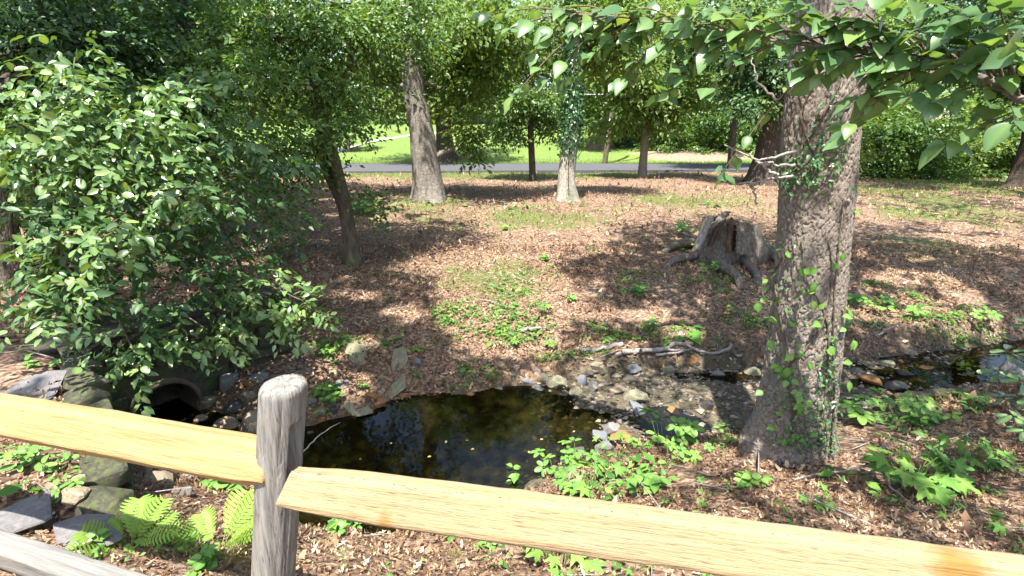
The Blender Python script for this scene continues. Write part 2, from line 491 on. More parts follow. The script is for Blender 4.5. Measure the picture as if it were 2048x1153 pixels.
t = NT('woodland soil')
co = t.coord((1, 1, 1))
n1 = t.noise(co, 1.3, 5, 0.6); n2 = t.noise(co, 26, 5, 0.7, 0.5); n3 = t.voro(co, 17, 'F1')
cellc = t.new('ShaderNodeSeparateColor'); t.l.new(t.voro(co, 34, 'F1', 'Color'), cellc.inputs[0])
cv = t.math('ADD', t.math('MULTIPLY', cellc.outputs[0], .55), t.math('MULTIPLY', n2, .5))
soil = t.ramp(cv, [(0.2, (0.045, 0.027, 0.019)), (0.45, (0.125, 0.079, 0.053)), (0.7, (0.22, 0.155, 0.108)), (0.9, (0.33, 0.25, 0.18))])
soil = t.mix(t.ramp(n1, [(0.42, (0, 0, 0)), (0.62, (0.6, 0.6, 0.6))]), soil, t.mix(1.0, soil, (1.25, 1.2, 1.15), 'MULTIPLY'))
gr = t.attr('grass')
gcol = t.ramp(t.noise(co, 14, 4, 0.7), [(0.3, (0.045, 0.07, 0.018)), (0.55, (0.085, 0.115, 0.028)), (0.75, (0.15, 0.165, 0.05))])
mixf = t.math('MULTIPLY', t.ramp(t.math('ADD', gr, t.math('MULTIPLY', t.math('SUBTRACT', t.noise(co, 4, 6, 0.75), 0.5), 2.2)), [(0.38, (0, 0, 0)), (0.75, (1, 1, 1))]), 0.75)
soil = t.mix(mixf, soil, gcol)
bedf = t.attr('bed')
bedc = t.ramp(t.noise(co, 5, 6, 0.7, 1.0), [(0.3, (0.040, 0.034, 0.024)), (0.5, (0.08, 0.07, 0.045)), (0.72, (0.16, 0.135, 0.085))])
soil = t.mix(bedf, soil, bedc)
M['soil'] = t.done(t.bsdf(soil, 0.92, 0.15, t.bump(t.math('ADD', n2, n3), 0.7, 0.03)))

X1, Y1, Z1 = GX.ravel(), GY.ravel(), GZ.ravel()
d_, s_, i_, t_ = seg_dist(X1, Y1, STREAM)
w_ = STREAM[i_, 2] * (1 - t_) + STREAM[i_ + 1, 2] * t_
ld_, ls_, li_, lt_ = seg_dist(X1, Y1, LEDGE)
bed_ = np.clip(1 - sstep((d_ - w_ - .02) / .14 + .12 * vnoise(X1 * 6, Y1 * 6, s=12)), 0, 1)
cut_ = sstep((d_ - w_ + .1) / .1) * (1 - sstep((d_ - w_ - .18) / .25)) * (s_ > 0) * .45 * sstep(.5 + vnoise(X1 * 1.3, Y1 * 1.3, s=17))       # bare earth of the cut bank
Tg = grid_tris(len(gx), len(gy))
tag(np_mesh('ground', np.stack([X1, Y1, Z1], 1), Tg, M['soil'], smooth=True, pattr={'grass': np.where(Y1 < 26.5, grass_mask(X1, Y1), 0), 'bed': np.maximum(bed_, cut_)}), kind='structure')

# ------------------------------------------------------------------ water
t = NT('still water')
co = t.coord((1, 1, 1))
rip = t.noise(co, 7, 3, 0.5)
nb = t.bump(rip, 0.10, 0.01)
fr = t.new('ShaderNodeFresnel'); fr.inputs[0].default_value = 1.33; t.l.new(nb, fr.inputs['Normal'])
gl = t.new('ShaderNodeBsdfGlossy'); gl.inputs['Roughness'].default_value = 0.015; t.l.new(nb, gl.inputs['Normal'])
tp = t.new('ShaderNodeBsdfTransparent'); tp.inputs[0].default_value = (0.33, 0.33, 0.20, 1)
mx = t.new('ShaderNodeMixShader'); t.l.new(fr.outputs[0], mx.inputs[0]); t.l.new(tp.outputs[0], mx.inputs[1]); t.l.new(gl.outputs[0], mx.inputs[2])
M['water'] = t.done(mx.outputs[0])
wx = np.linspace(-4.6, 12, 170); wy = np.linspace(2.2, 8.6, 66)
WX, WY = np.meshgrid(wx, wy)
WV = np.stack([WX.ravel(), WY.ravel(), np.full(WX.size, ZW)], 1)
WT = grid_tris(len(wx), len(wy))
gw = hgt(WX.ravel(), WY.ravel())
keep = (gw[WT] < ZW + 0.10).any(1) & (seg_dist(WV[WT].mean(1)[:, 0], WV[WT].mean(1)[:, 1], STREAM)[0] < 1.9)
us, inv = np.unique(WT[keep], return_inverse=True)
tag(np_mesh('water', WV[us], inv.reshape(-1, 3), M['water'], smooth=True), kind='structure')

# ------------------------------------------------------------------ road, lawn, drive beyond
ROAD_N = [(-60, 24.6, .0), (-20, 25.5, .1), (-5, 26.0, .13), (2, 26.2, .15), (8, 26.5, .15), (14, 26.9, .15), (24, 28, .12), (60, 33, .05)]
def strip(name, near, far_, nx, ny, mat, zoff=0.0, follow=False, zadd=None):
    a = spline(near, nx); b = spline(far_, nx)
    v = np.linspace(0, 1, ny)[:, None, None]
    V = (a[None] * (1 - v) + b[None] * v).reshape(-1, 3)
    if follow:
        V[:, 2] = hgt(V[:, 0], V[:, 1]) + zoff
    return V, grid_tris(nx, ny)
t = NT('worn asphalt')
co = t.coord((1, 1, 1))
ac = t.ramp(t.noise(co, 60, 4, 0.7), [(0.3, (0.042, 0.042, 0.046)), (0.7, (0.085, 0.085, 0.09))])
ac = t.mix(t.ramp(t.noise(t.coord((.25, 1.2, 1)), 1.4, 4), [(0.45, (0, 0, 0)), (0.65, (.55, .55, .55))]), ac, (0.055, 0.055, 0.058))
M['asphalt'] = t.done(t.bsdf(ac, 0.85, 0.3, t.bump(t.noise(co, 90, 2), 0.3, 0.01)))
far_edge = [(x, y + np.interp(x, [-20, 0, 6, 12], [6.6, 6.3, 5.4, 4.0]), z + .10) for x, y, z in ROAD_N]
near_e = list(ROAD_N)
far_e = list(far_edge)
V, T = strip('road', near_e, far_e, 120, 9, None)
kn = spline(near_e, 120); kb = kn.copy(); kb[:, 2] -= .4; kb[:, 1] -= .03
Vk = np.vstack([kn, kb]); Tk = grid_tris(120, 2)
V, T = join([(V, T), (Vk, Tk)])
tag(np_mesh('road', V, T, M['asphalt']), kind='structure')

t = NT('mown lawn')
co = t.coord((1, 1, 1))
l1 = t.noise(co, 9, 6, 0.75); l2 = t.noise(co, .35, 4)
lc = t.ramp(l1, [(0.28, (0.06, 0.10, 0.022)), (0.5, (0.10, 0.155, 0.036)), (0.75, (0.17, 0.215, 0.06))])
lc = t.mix(t.ramp(l2, [(0.5, (0, 0, 0)), (0.7, (.6, .6, .6))]), lc, t.mix(1.0, lc, (1.3, 1.05, .9), 'MULTIPLY'))
dirt = t.attr('dirt')
lc = t.mix(t.ramp(t.math('ADD', dirt, t.math('MULTIPLY', t.math('SUBTRACT', t.noise(co, 2.2, 5, .7), .5), 1.2)), [(0.45, (0, 0, 0)), (0.6, (1, 1, 1))]), lc, t.ramp(l1, [(.3, (.12, .085, .058)), (.7, (.29, .22, .16))]))
M['lawn'] = t.done(t.bsdf(lc, 0.9, 0.15, t.bump(l1, 0.8, 0.05)))
a = np.array(far_e); lx = np.concatenate([np.linspace(-70, -16, 24), np.linspace(-15, 25, 110), np.linspace(27, 80, 22)])
ye = np.interp(lx, a[:, 0], a[:, 1])
lv = np.concatenate([np.linspace(0, 8, 26), np.linspace(8.8, 60, 40)])
LX = np.repeat(lx[None], len(lv), 0); LY = ye[None] + lv[:, None]
DIRT_B = [gblob(1390, 322, 150, 11, 1.0), gblob(925, 322, 60, 9, .9), gblob(1290, 316, 80, 8, .6), gblob(1200, 296, 50, 8, .6)]
rise = .30 * blob_mask(LX, LY, [(DIRT_B[0][0], DIRT_B[0][1] + .8, DIRT_B[0][2] * 1.3, 2.2, 1)])
LZ = np.maximum(hgt(LX.ravel(), LY.ravel(), True).reshape(LX.shape) + .20, 0) + .05 * vnoise(LX * .6, LY * .6, s=5) + rise
LZ[0] = np.interp(lx, a[:, 0], a[:, 2]) + .012
LZ[1:4] = LZ[0] * np.array([.75, .45, .2])[:, None] + LZ[4] * np.array([.25, .55, .8])[:, None]
tag(np_mesh('lawn', np.stack([LX, LY, LZ], -1).reshape(-1, 3), grid_tris(len(lx), len(lv)), M['lawn'], smooth=True,
    pattr={'dirt': blob_mask(LX.ravel(), LY.ravel(), DIRT_B)}), kind='structure')
def lawn_z(x, y):
    u = np.interp(x, lx, np.arange(len(lx))); i = int(min(max(u, 0), len(lx) - 2))
    v0 = y - np.interp(x, lx, ye); j = int(min(max(np.searchsorted(lv, v0) - 1, 0), len(lv) - 2))
    fu, fv = u - i, min(max((v0 - lv[j]) / (lv[j + 1] - lv[j]), 0), 1)
    return float((LZ[j, i] * (1 - fu) + LZ[j, i + 1] * fu) * (1 - fv) + (LZ[j + 1, i] * (1 - fu) + LZ[j + 1, i + 1] * fu) * fv)
def lawn_at(px, py):
    d = ray(px, py)
    for tt in np.linspace(26, 110, 1600):
        p = d * tt
        if p[1] > np.interp(p[0], lx, ye) and EYE + p[2] <= lawn_z(p[0], p[1]):
            return np.array([p[0], p[1], lawn_z(p[0], p[1])])
    p = d * 60.0
    return np.array([p[0], p[1], lawn_z(p[0], p[1])])

t = NT('pale drive')
dc = t.ramp(t.noise(t.coord((1, 1, 1)), 12, 5), [(.3, (.27, .26, .24)), (.7, (.38, .37, .34))])
M['drive'] = t.done(t.bsdf(dc, .85, .2))
dr = [lawn_at(*q) for q in ((560, 316), (655, 306), (700, 298), (745, 283), (790, 276), (830, 270), (900, 266))]
Vd = []
for k, q in enumerate(dr):
    for off in (-1.3, -.4, .4, 1.3):
        Vd.append((q[0] + off * .15, q[1] + off, lawn_z(q[0] + off * .15, q[1] + off) + .05))
tag(np_mesh('driveway', Vd, grid_tris(4, len(dr)), M['drive']), kind='structure')

# ------------------------------------------------------------------ leaves
def leaf_shape(ws, fold=0.25, curl=0.25, wave=0.0, stalk=0.12):
    """a leaf along +x, length 1; ws are half widths at even stations"""
    n = len(ws); V, vein = [], []
    for k, w in enumerate(ws):
        u = k / (n - 1); z = -curl * u * u
        V += [(u, w, z + fold * w + wave * math.sin(u * 9) * w), (u, 0, z), (u, -w, z + fold * w - wave * math.sin(u * 8) * w)]
        vein += [0, 1, 0]
    T = []
    for k in range(n - 1):
        a = 3 * k; b = a + 3
        for q in (0, 1):
            T += [(a + q, b + q, b + q + 1), (a + q, b + q + 1, a + q + 1)]
    if stalk:
        c = len(V); V += [(-stalk, .008, .02), (-stalk, -.008, .02), (0.02, .012, 0), (0.02, -.012, 0)]; vein += [1, 1, 1, 1]
        T += [(c, c + 2, c + 3), (c, c + 3, c + 1)]
    return np.array(V, float), np.array(T), np.array(vein, float)

OVATE = leaf_shape([0, .13, .22, .28, .31, .31, .28, .22, .14, .06, 0], .34, .38, .02)
OVATE2 = leaf_shape([0, .15, .26, .32, .34, .32, .27, .19, .11, .04, 0], .2, .22, .03)
ELLIP = leaf_shape([0, .17, .25, .25, .17, 0], .25, .15, .0)
NARROW = leaf_shape([0, .10, .15, .15, .12, 0], .2, .2, .0)
# light leaves for crowns
MED = (np.array([(0, 0, 0), (.33, .24, .05), (.38, 0, -.03), (.33, -.24, .05), (.72, .17, -.03), (.75, 0, -.10), (.72, -.17, -.03), (1, 0, -.2)]),
       np.array([(0, 2, 1), (0, 3, 2), (1, 2, 5), (1, 5, 4), (2, 3, 6), (2, 6, 5), (4, 5, 7), (5, 6, 7)]))
DIA = (np.array([(0, 0, 0), (.45, .27, .05), (.45, -.27, .05), (1, 0, -.12)]), np.array([(0, 3, 1), (0, 2, 3)]))

def maple_shape():
    out = []
    lobes = [(0, 1.0), (52, .86), (-52, .86), (110, .55), (-110, .55)]
    ang = []
    for a, r in lobes:
        ang += [(a - 16, r * .62), (a - 7, r * .80), (a, r), (a + 7, r * .80), (a + 16, r * .62)]
    ang += [(27, .46), (-27, .46), (82, .40), (-82, .40), (150, .12), (-150, .12)]
    ang.sort()
    V = [(0, 0, 0)]
    for a, r in ang:
        V.append((.32 + .62 * r * math.cos(math.radians(a)), .62 * r * math.sin(math.radians(a)), -.12 * r * r + .03 * math.sin(a * .3)))
    V[0] = (.32, 0, .03)
    n = len(ang)
    T = [(0, k + 1, (k + 1) % n + 1) for k in range(n)]
    c = len(V); V += [(.0, .006, -.2), (0, -.006, -.2), (.32, .01, .02), (.32, -.01, .02)]
    T += [(c, c + 2, c + 3), (c, c + 3, c + 1)]
    V = np.array(V, float)
    return V, np.array(T), np.r_[1, np.zeros(n), 1, 1, 1, 1]
MAPLE = maple_shape()

def palmate(n=5, tpl=ELLIP):
    Vs, Ts, ve, k = [], [], [], 0
    for q in range(n):
        a = math.radians((q - (n - 1) / 2) * (62 if n == 5 else 75)); s = 1.0 - .13 * abs(q - (n - 1) / 2)
        V = tpl[0].copy() * s * .8; V[:, 0] += .05
        R = np.array([[math.cos(a), -math.sin(a), 0], [math.sin(a), math.cos(a), 0], [0, 0, 1]])
        V = V @ R.T; V[:, 0] += .2
        Vs.append(V); Ts.append(tpl[1] + k); ve.append(tpl[2]); k += len(V)
    return np.vstack(Vs), np.vstack(Ts), np.concatenate(ve)
PALM5, PALM3 = palmate(5), palmate(3)

def frond_shape(n=11, w=.34):
    """a broad once-cut fern frond along +x"""
    V, T, ve = [], [], []
    def quad(a, b, c, d):
        k = len(V); V.extend([a, b, c, d]); T.extend([(k, k + 1, k + 2), (k, k + 2, k + 3)]); ve.extend([0, 0, 0, 0])
    def zc(u): return .22 * u - .42 * u * u
    for k in range(n * 2):
        u0, u1 = k / (2 * n), (k + 1) / (2 * n)
        quad((u0, .006, zc(u0)), (u0, -.006, zc(u0)), (u1, -.006, zc(u1)), (u1, .006, zc(u1)))
    for k in range(n):
        u = .22 + .76 * k / (n - 1); L = w * math.sin(math.pi * (0.18 + .80 * (1 - k / (n - 1)) ** .8)) ** .8 * (1.0 if k else .8) + .03
        for s in (1, -1):
            b = (u, 0, zc(u)); dirx, diry = .42, s * .9
            tip = (u + L * dirx, L * diry, zc(u) - .10 * L)
            m1 = (u + L * dirx * .5 - .036, L * diry * .5, zc(u) + .02); m2 = (u + L * dirx * .5 + .036, L * diry * .5, zc(u) + .02)
            quad((u - .02, 0, zc(u)), m1, m2, (u + .03, 0, zc(u)))
            quad(m1, (tip[0] - .012, tip[1], tip[2]), (tip[0] + .012, tip[1], tip[2]), m2)
    return np.array(V, float), np.array(T), np.array(ve, float)
FROND = frond_shape()

def subclump(rng, C, R, m=5, k=.48, flat=.62):
    C = np.repeat(np.atleast_2d(C), m, 0); R = np.repeat(np.atleast_2d(R), m, 0)
    u = norm(rng.normal(size=C.shape)) * (rng.random((len(C), 1)) ** .4)
    f = k * rng.uniform(.65, 1.25, (len(C), 1))
    return C + u * R * .85, R * f * np.array([1.15, 1.15, flat])

def frames_to_mesh(P, A, N, S, tpl):
    """leaves as one vertex and triangle array; A leaf axis, N leaf normal"""
    A = norm(A); N = norm(N - A * (N * A).sum(1, keepdims=True)); B = np.cross(N, A)
    t = tpl[0]
    V = P[:, None] + S[:, None, None] * (t[None, :, 0:1] * A[:, None] + t[None, :, 1:2] * B[:, None] + t[None, :, 2:3] * N[:, None])
    k = len(t)
    T = tpl[1][None] + (np.arange(len(P)) * k)[:, None, None]
    return V.reshape(-1, 3), T.reshape(-1, 3), len(tpl[1])

def twigs(rng, C, R, n, k, tl, size, droop=.25, shell=2.2, up=.6, spread=.7):
    """n twigs of k leaves inside the ellipsoids C,R"""
    C = np.atleast_2d(C); R = np.atleast_2d(R)
    i = rng.choice(len(C), n, p=(R.prod(1) ** .6) / (R.prod(1) ** .6).sum())
    u = norm(rng.normal(size=(n, 3)))
    o = C[i] + R[i] * u * rng.random((n, 1)) ** (1 / shell)
    d = norm(u * np.array([1, 1, .5]) + spread * rng.normal(size=(n, 3)) * .6 + np.array([0, 0, -droop]))
    return twig_leaves(rng, o, d, k, tl, size, up)

def twig_leaves(rng, o, d, k, tl, size, up=.6, sag=.25):
    n = len(o)
    side = norm(np.cross(d, np.array([0, 0, 1.0])) + 1e-4)
    L = tl * (.7 + .6 * rng.random((n, 1)))
    P, A, N = [], [], []
    for j in range(k):
        f = (j + .6) / k
        p = o + d * L * f + np.array([0, 0, -1]) * L * f * f * sag
        s = 1 if j % 2 else -1
        w = 1.0 - .8 * (j == k - 1)
        a = d * (.55 + .6 * (j == k - 1)) + side * s * w * .9 + np.array([0, 0, -.3]) + .35 * rng.normal(size=(n, 3))
        nn = SUN * up + .42 * rng.normal(size=(n, 3)) + d * .15
        P.append(p); A.append(a); N.append(nn)
    P, A, N = np.vstack(P), np.vstack(A), np.vstack(N)
    S = size * (.5 + .9 * rng.random(len(P)))
    return P, A, N, S

def foliage(name, parent, rng, F, tpl, mat, kind=None):
    P, A, N, S = F
    V, T, k = frames_to_mesh(P, A, N, S, tpl)
    # neighbouring leaves share a tone, so that crowns show lighter and darker sprays
    tone = .5 + .35 * vnoise(P[:, 0] * .9, P[:, 1] * .9, P[:, 2] * .9, s=7) + .22 * rng.normal(size=len(P))
    return part(name, V, T, mat, parent, rnd=np.repeat(np.clip(tone, 0, 1), k), kind=kind)

LEAFMESH = {}
def leaf_data(tplname, tpl, mat):
    key = (tplname, mat.name)
    if key not in LEAFMESH:
        me = bpy.data.meshes.new('leaf')
        me.from_pydata([tuple(v) for v in tpl[0]], [], [tuple(int(q) for q in f) for f in tpl[1]])
        a = me.attributes.new('vein', 'FLOAT', 'POINT'); a.data.foreach_set('value', tpl[2].astype(np.float32))
        me.polygons.foreach_set('use_smooth', np.ones(len(me.polygons), bool))
        me.materials.append(mat); me.update()
        LEAFMESH[key] = me
    return LEAFMESH[key]

TPL = {'ovate': OVATE, 'ovate2': OVATE2, 'ellip': ELLIP, 'narrow': NARROW, 'maple': MAPLE, 'palm5': PALM5, 'palm3': PALM3, 'frond': FROND}

def leaf_part(parent, p, a, n, s, tname, mat, name='leaf'):
    """one leaf as an object of its own; the mesh data is shared"""
    a = norm(a); n = norm(n - a * (n @ a)); b = np.cross(n, a)
    org = np.zeros(3); q = parent
    while q is not None:
        org = org + np.array(q.location); q = q.parent
    o = bpy.data.objects.new(name, leaf_data(tname, TPL[tname], mat))
    p = np.asarray(p) - org
    o.matrix_basis = Matrix(((a[0] * s, b[0] * s, n[0] * s, p[0]), (a[1] * s, b[1] * s, n[1] * s, p[1]), (a[2] * s, b[2] * s, n[2] * s, p[2]), (0, 0, 0, 1)))
    COL.objects.link(o); o.parent = parent
    return o

# ------------------------------------------------------------------ trunks
def bark_disp(seed, amp, flare=0.0, lobes=4, zb=0.0, fh=.35):
    rs = np.random.default_rng(seed); ph = rs.random(6) * 6.28
    def f(TH, II, P, R):
        z = P[II, 2]
        r = R[II]
        c, s = np.cos(TH), np.sin(TH)
        d = amp * (fbm(c * 6 + seed, s * 6, z * 1.6, 3, seed) + .5 * np.sin(TH * 9 + 2 * vnoise(c * 2, s * 2, z * 2, seed))) * (r / .25) ** .5
        d = d + .06 * r * vnoise(c * 1.3 + seed, s * 1.3, z * .9, seed + 3)
        if flare:
            g = np.exp(-np.maximum(z - zb, 0) / fh)
            d = d + r * flare * g * (.45 + .55 * np.clip(np.cos(TH * lobes / 1.0 + ph[0] + .5 * np.sin(TH * 2 + ph[1])), -.4, 1))
        return d
    return f

def trunk(name, pts, mat, parent, nseg=40, nring=90, amp=.008, flare=.5, lobes=4, seed=1, fh=.35):
    P = spline(pts, nring)
    V, T = tube(P[:, :3], P[:, 3], nseg, True, bark_disp(seed, amp, flare, lobes, P[0, 2] + .12, fh), ref=(0, -1, 0))
    return part(name, V, T, mat, parent, smooth=True)

def limb(name, p0, p1, r0, r1, mat, parent, rng, sag=.12, nseg=8, n=14):
    p0, p1 = np.asarray(p0, float), np.asarray(p1, float)
    L = np.linalg.norm(p1 - p0)
    m1 = p0 * .66 + p1 * .34 + rng.normal(size=3) * L * .07 + np.array([0, 0, L * sag])
    m2 = p0 * .33 + p1 * .67 + rng.normal(size=3) * L * .07 + np.array([0, 0, L * sag * .7])
    P = spline([p0, m1, m2, p1], n); R = np.linspace(r0, r1, n)
    V, T = tube(P, R, nseg)
    return part(name, V, T, mat, parent, smooth=True)

# ------------------------------------------------------------------ sun gaps carved into the unseen canopy over chosen spots
def to_ground(P, z0=-.55):
    k = (P[..., 2] - z0) / SUN[2]
    return P[..., 0] - SUN[0] * k, P[..., 1] - SUN[1] * k

LIT = [gblob(1440, 490, 60, 45, .55), gblob(1010, 585, 150, 110, 1.5), gblob(900, 500, 90, 45, .9), gblob(1120, 475, 110, 40, .75), gblob(780, 640, 70, 32, .8), gblob(830, 425, 90, 26, .8),
       gblob(660, 700, 90, 40, .45), gblob(1230, 398, 170, 20, .6), gblob(1850, 570, 150, 40, .5), gblob(1960, 470, 90, 30, .5), gblob(1900, 650, 150, 34, .8),
       gblob(1780, 430, 80, 20, .6), gblob(1200, 955, 70, 30, .7), gblob(640, 1110, 120, 50, 1.0), gblob(300, 1090, 260, 80, 1.0), gblob(1100, 1135, 110, 35, .8),
       gblob(60, 740, 90, 40, .9), gblob(1300, 960, 60, 40, .6), gblob(1450, 1030, 90, 30, .6), gblob(1250, 640, 160, 60, .35), gblob(1140, 400, 40, 22, .8), gblob(880, 395, 30, 30, .8),
       (-2.3, 10.7, 2.4, 1.2, .9), (-2.0, 17.0, 3.5, 1.5, .8), (2.2, 16.8, 2.5, 1.3, .8)]
for x_ in np.arange(-2.8, 1.8, .35):
    g_ = to_ground(np.array([x_, float(fence_y(x_)), .8])); LIT.append((g_[0], g_[1], .5, .5, 2.2))
for q_ in ((1990, 163, 2.15), (1870, 130, 2.3), (1700, 100, 2.5), (1540, 80, 2.7), (1400, 55, 2.9), (1250, 35, 3.1), (1080, 60, 3.3), (1930, 240, 2.1), (1690, 230, 2.5), (2040, 60, 1.9)):
    g_ = to_ground(at(*q_)); LIT.append((g_[0], g_[1], .42, .36, 1.1))
for q_ in ((150, 115, 4.3), (110, 150, 4.4), (175, 195, 4.2), (60, 225, 4.3), (255, 210, 4.3), (330, 190, 4.6), (115, 280, 4.1), (205, 265, 4.1), (305, 270, 4.4), (45, 300, 4.0), (255, 330, 4.2), (345, 390, 4.25), (235, 440, 3.9), (135, 490, 3.8), (115, 560, 3.7), (100, 630, 3.6), (275, 715, 4.1), (510, 560, 5.0), (620, 608, 5.0), (420, 300, 4.9), (60, 740, 4.0)):
    g_ = to_ground(at(*q_)); LIT.append((g_[0], g_[1], .40, .36, 1.7))
def lit_map(P, bias=0.0):
    """how open the canopy is over the ground point that a leaf at P would shade"""
    gx_, gy_ = to_ground(P)
    m_ = np.zeros(gx_.shape)
    for bx, by, rx, ry, a in LIT:
        m_ = np.maximum(m_, a * (1 - sstep((((gx_ - bx) / rx) ** 2 + ((gy_ - by) / ry) ** 2 - .55) / .6)))
    return m_ * .85 + .22 * vnoise(gx_ * 1.1, gy_ * .8, s=31) + .70 * vnoise(gx_ * 2.8, gy_ * 2.2, s=32) + .32 * vnoise(gx_ * 6.0, gy_ * 5.0, s=33) + bias

def canopy(name, parent, rng, C, R, n, k, tl, size, tpl, mat, bias=0.0, thr=.42, **kw):
    F = twigs(rng, C, R, n, k, tl, size, **kw)
    keep = lit_map(F[0], bias) < thr  # drops leaves that would shade the chosen sun patches
    F = tuple(f[keep] for f in F)
    return foliage(name, parent, rng, F, tpl, mat)

# ------------------------------------------------------------------ trees
def wood_tree(name, label, path, Y, radii, bark, clumps, leaf, size, n, k=5, tl=.5, upper=None, seed=1, tpl=DIA, flare=.6, lobes=4,
              base=None, amp=.008, nseg=40, nlimb=6, group=None, fh=.35, droop=.3, bias=0.0, thr=.42, squash=.7):
    rng = np.random.default_rng(seed)
    b = ground_at(*path[0]) if base is None else np.asarray(base, float)
    Y = b[1] if Y is None else Y
    th = thing(name, label, 'tree', b, group)
    pts = [(b[0], b[1], b[2] - .25, radii[0] * 1.05), (b[0], b[1], b[2] + .05, radii[0])]
    for (px, py), r in zip(path[1:], radii[1:]):
        q = on_y(px, py, Y)
        pts.append((*q, r))
    pts = np.array(pts)
    trunk('trunk', pts, bark, th, nseg, 110, amp, flare, lobes, seed, fh)
    C, R = [], []
    for c in clumps:
        r = c[2]
        q = on_y(c[0], c[1], Y + (c[3] if len(c) > 3 else rng.uniform(-.9, .9) * r))
        C.append(q); R.append((r * rng.uniform(.9, 1.3), r * rng.uniform(.9, 1.3), r * squash))
    C, R = np.array(C), np.array(R)
    order = rng.permutation(len(C))[:nlimb]
    for i in order:
        cand = pts[1:][pts[1:, 2] < C[i, 2] + .3]
        s = cand[-1] if len(cand) else pts[1]
        if np.linalg.norm(C[i] - s[:3]) > .3:
            limb('limb', s[:3], C[i], max(s[3] * .35, .02), .012, bark, th, rng)
    F = twigs(rng, *subclump(rng, C, R), n, k, tl, size, droop)
    if upper is not None:
        uc, ur, un, us = upper
        top = np.array(uc, float)
        limb('limb', pts[-1, :3] - np.array([0, 0, .2]), top, pts[-1, 3], .05, bark, th, rng, 0.0)
        F2 = twigs(rng, np.array([uc], float), np.array([ur], float), un, k, us * 4, us, droop)
        kp = lit_map(F2[0], bias) < thr
        F = tuple(np.concatenate([a, f[kp]]) for a, f in zip(F, F2))
    foliage('crown', th, rng, F, tpl, leaf)
    return th, pts

# the great oak by the stream, with plated bark modelled plate by plate
rng = np.random.default_rng(5)
OAK_P = spline([(2.37, 3.64, -.95, 0.294), (2.34, 3.62, -.66, 0.271), (2.31, 3.605, -.36, 0.255), (2.25, 3.59, .3, 0.244), (2.17, 3.58, 1.1, 0.235), (2.08, 3.57, 1.9, 0.224), (2.03, 3.59, 3.0, 0.214), (2.0, 3.7, 5.0, 0.180), (2.1, 3.8, 8.0, 0.104)], 900)
oak = thing('oak_tree', 'large oak with thick furrowed grey trunk and climbing vines beside the stream', 'tree', (2.33, 3.62, hz(2.33, 3.62)))
n1 = int((OAK_P[:, 2] < 2.75).sum()); LO = OAK_P[:n1:1]
nth = 250
th_ = np.linspace(0, 2 * math.pi, nth, endpoint=False)
cell = .026
zc_ = LO[:, 2]
AN = .42
npl = int(2 * math.pi * .25 / cell * (zc_[-1] - zc_[0]) * AN / cell)
pu = rng.random(npl) * 2 * math.pi; pz = zc_[0] + rng.random(npl) * (zc_[-1] - zc_[0])
kd = kdtree.KDTree(npl * 3); hv = rng.random(npl)
for i in range(npl):
    for w, o_ in enumerate((-2 * math.pi, 0, 2 * math.pi)):
        kd.insert(((pu[i] + o_) * .24, pz[i] * AN, 0), i)
kd.balance()
TH_, ZZ_ = np.meshgrid(th_, zc_)
c_, s_ = np.cos(TH_), np.sin(TH_)
wu = .24 * TH_ + .014 * vnoise(c_ * 7, s_ * 7, ZZ_ * 9, 41) + .007 * vnoise(c_ * 18, s_ * 18, ZZ_ * 22, 45)
wz = ZZ_ * AN + .014 * vnoise(c_ * 7, s_ * 7, ZZ_ * 9, 42) + .006 * vnoise(c_ * 18, s_ * 18, ZZ_ * 22, 46)
d12 = np.empty(TH_.size); hid = np.empty(TH_.size)
fu, fz = wu.ravel(), wz.ravel()
for i in range(TH_.size):
    r2 = kd.find_n((fu[i], fz[i], 0), 2)
    d12[i] = r2[1][2] - r2[0][2]; hid[i] = hv[r2[0][1]]
d12 = d12.reshape(TH_.shape); hid = hid.reshape(TH_.shape)
wd = .0065 + .0045 * vnoise(c_ * 5, s_ * 5, ZZ_ * 4, 47)
vis = sstep(d12 / wd)
furrow = (1 - vis) * (.55 + .45 * sstep(.5 + vnoise(c_ * 6, s_ * 6, ZZ_ * 5, 48)))
OAK_LOBES = lambda TH, z: np.exp(-np.maximum(z + .72, 0) / .13) * (.03 * np.clip(np.cos(TH - 4.62), 0, 1) ** 9 + .02 * np.clip(np.cos(TH - .65), 0, 1) ** 6 + .02 * np.clip(np.cos(TH - 1.6), 0, 1) ** 5 + .05 * np.clip(np.cos(TH - 5.6), 0, 1) ** 12) + .12 * np.exp(-np.maximum(z + .72, 0) / .38) * np.clip(np.cos(TH - 4.62), 0, 1) ** 4
dr_ = .007 * vis + .004 * hid * vis + .004 * fbm(c_ * 14, s_ * 14, ZZ_ * 12, 3, 43) + .014 * vnoise(c_ * 1.6, s_ * 1.6, ZZ_ * 1.3, 44) + OAK_LOBES(TH_, ZZ_) + .015 * np.exp(-np.maximum(ZZ_ + .70, 0) / .10) * (.3 + vnoise(c_ * 2.2, s_ * 2.2, ZZ_ * 1.5, 49))
def oak_disp(TH, II, P, R): return dr_
V, T = tube(LO[:, :3], LO[:, 3] - .008, nth, False, oak_disp, ref=(0, -1, 0))
OAK_SURF = V.reshape(len(LO), nth, 3)
part('trunk', V, T, M['oak'], oak, smooth=True, pattr={'furrow': furrow.ravel() ** 1.3})
V, T = tube(OAK_P[n1 - 4::12, :3], OAK_P[n1 - 4::12, 3], 24)
part('upper_trunk', V, T, M['bark_grey'], oak, smooth=True)
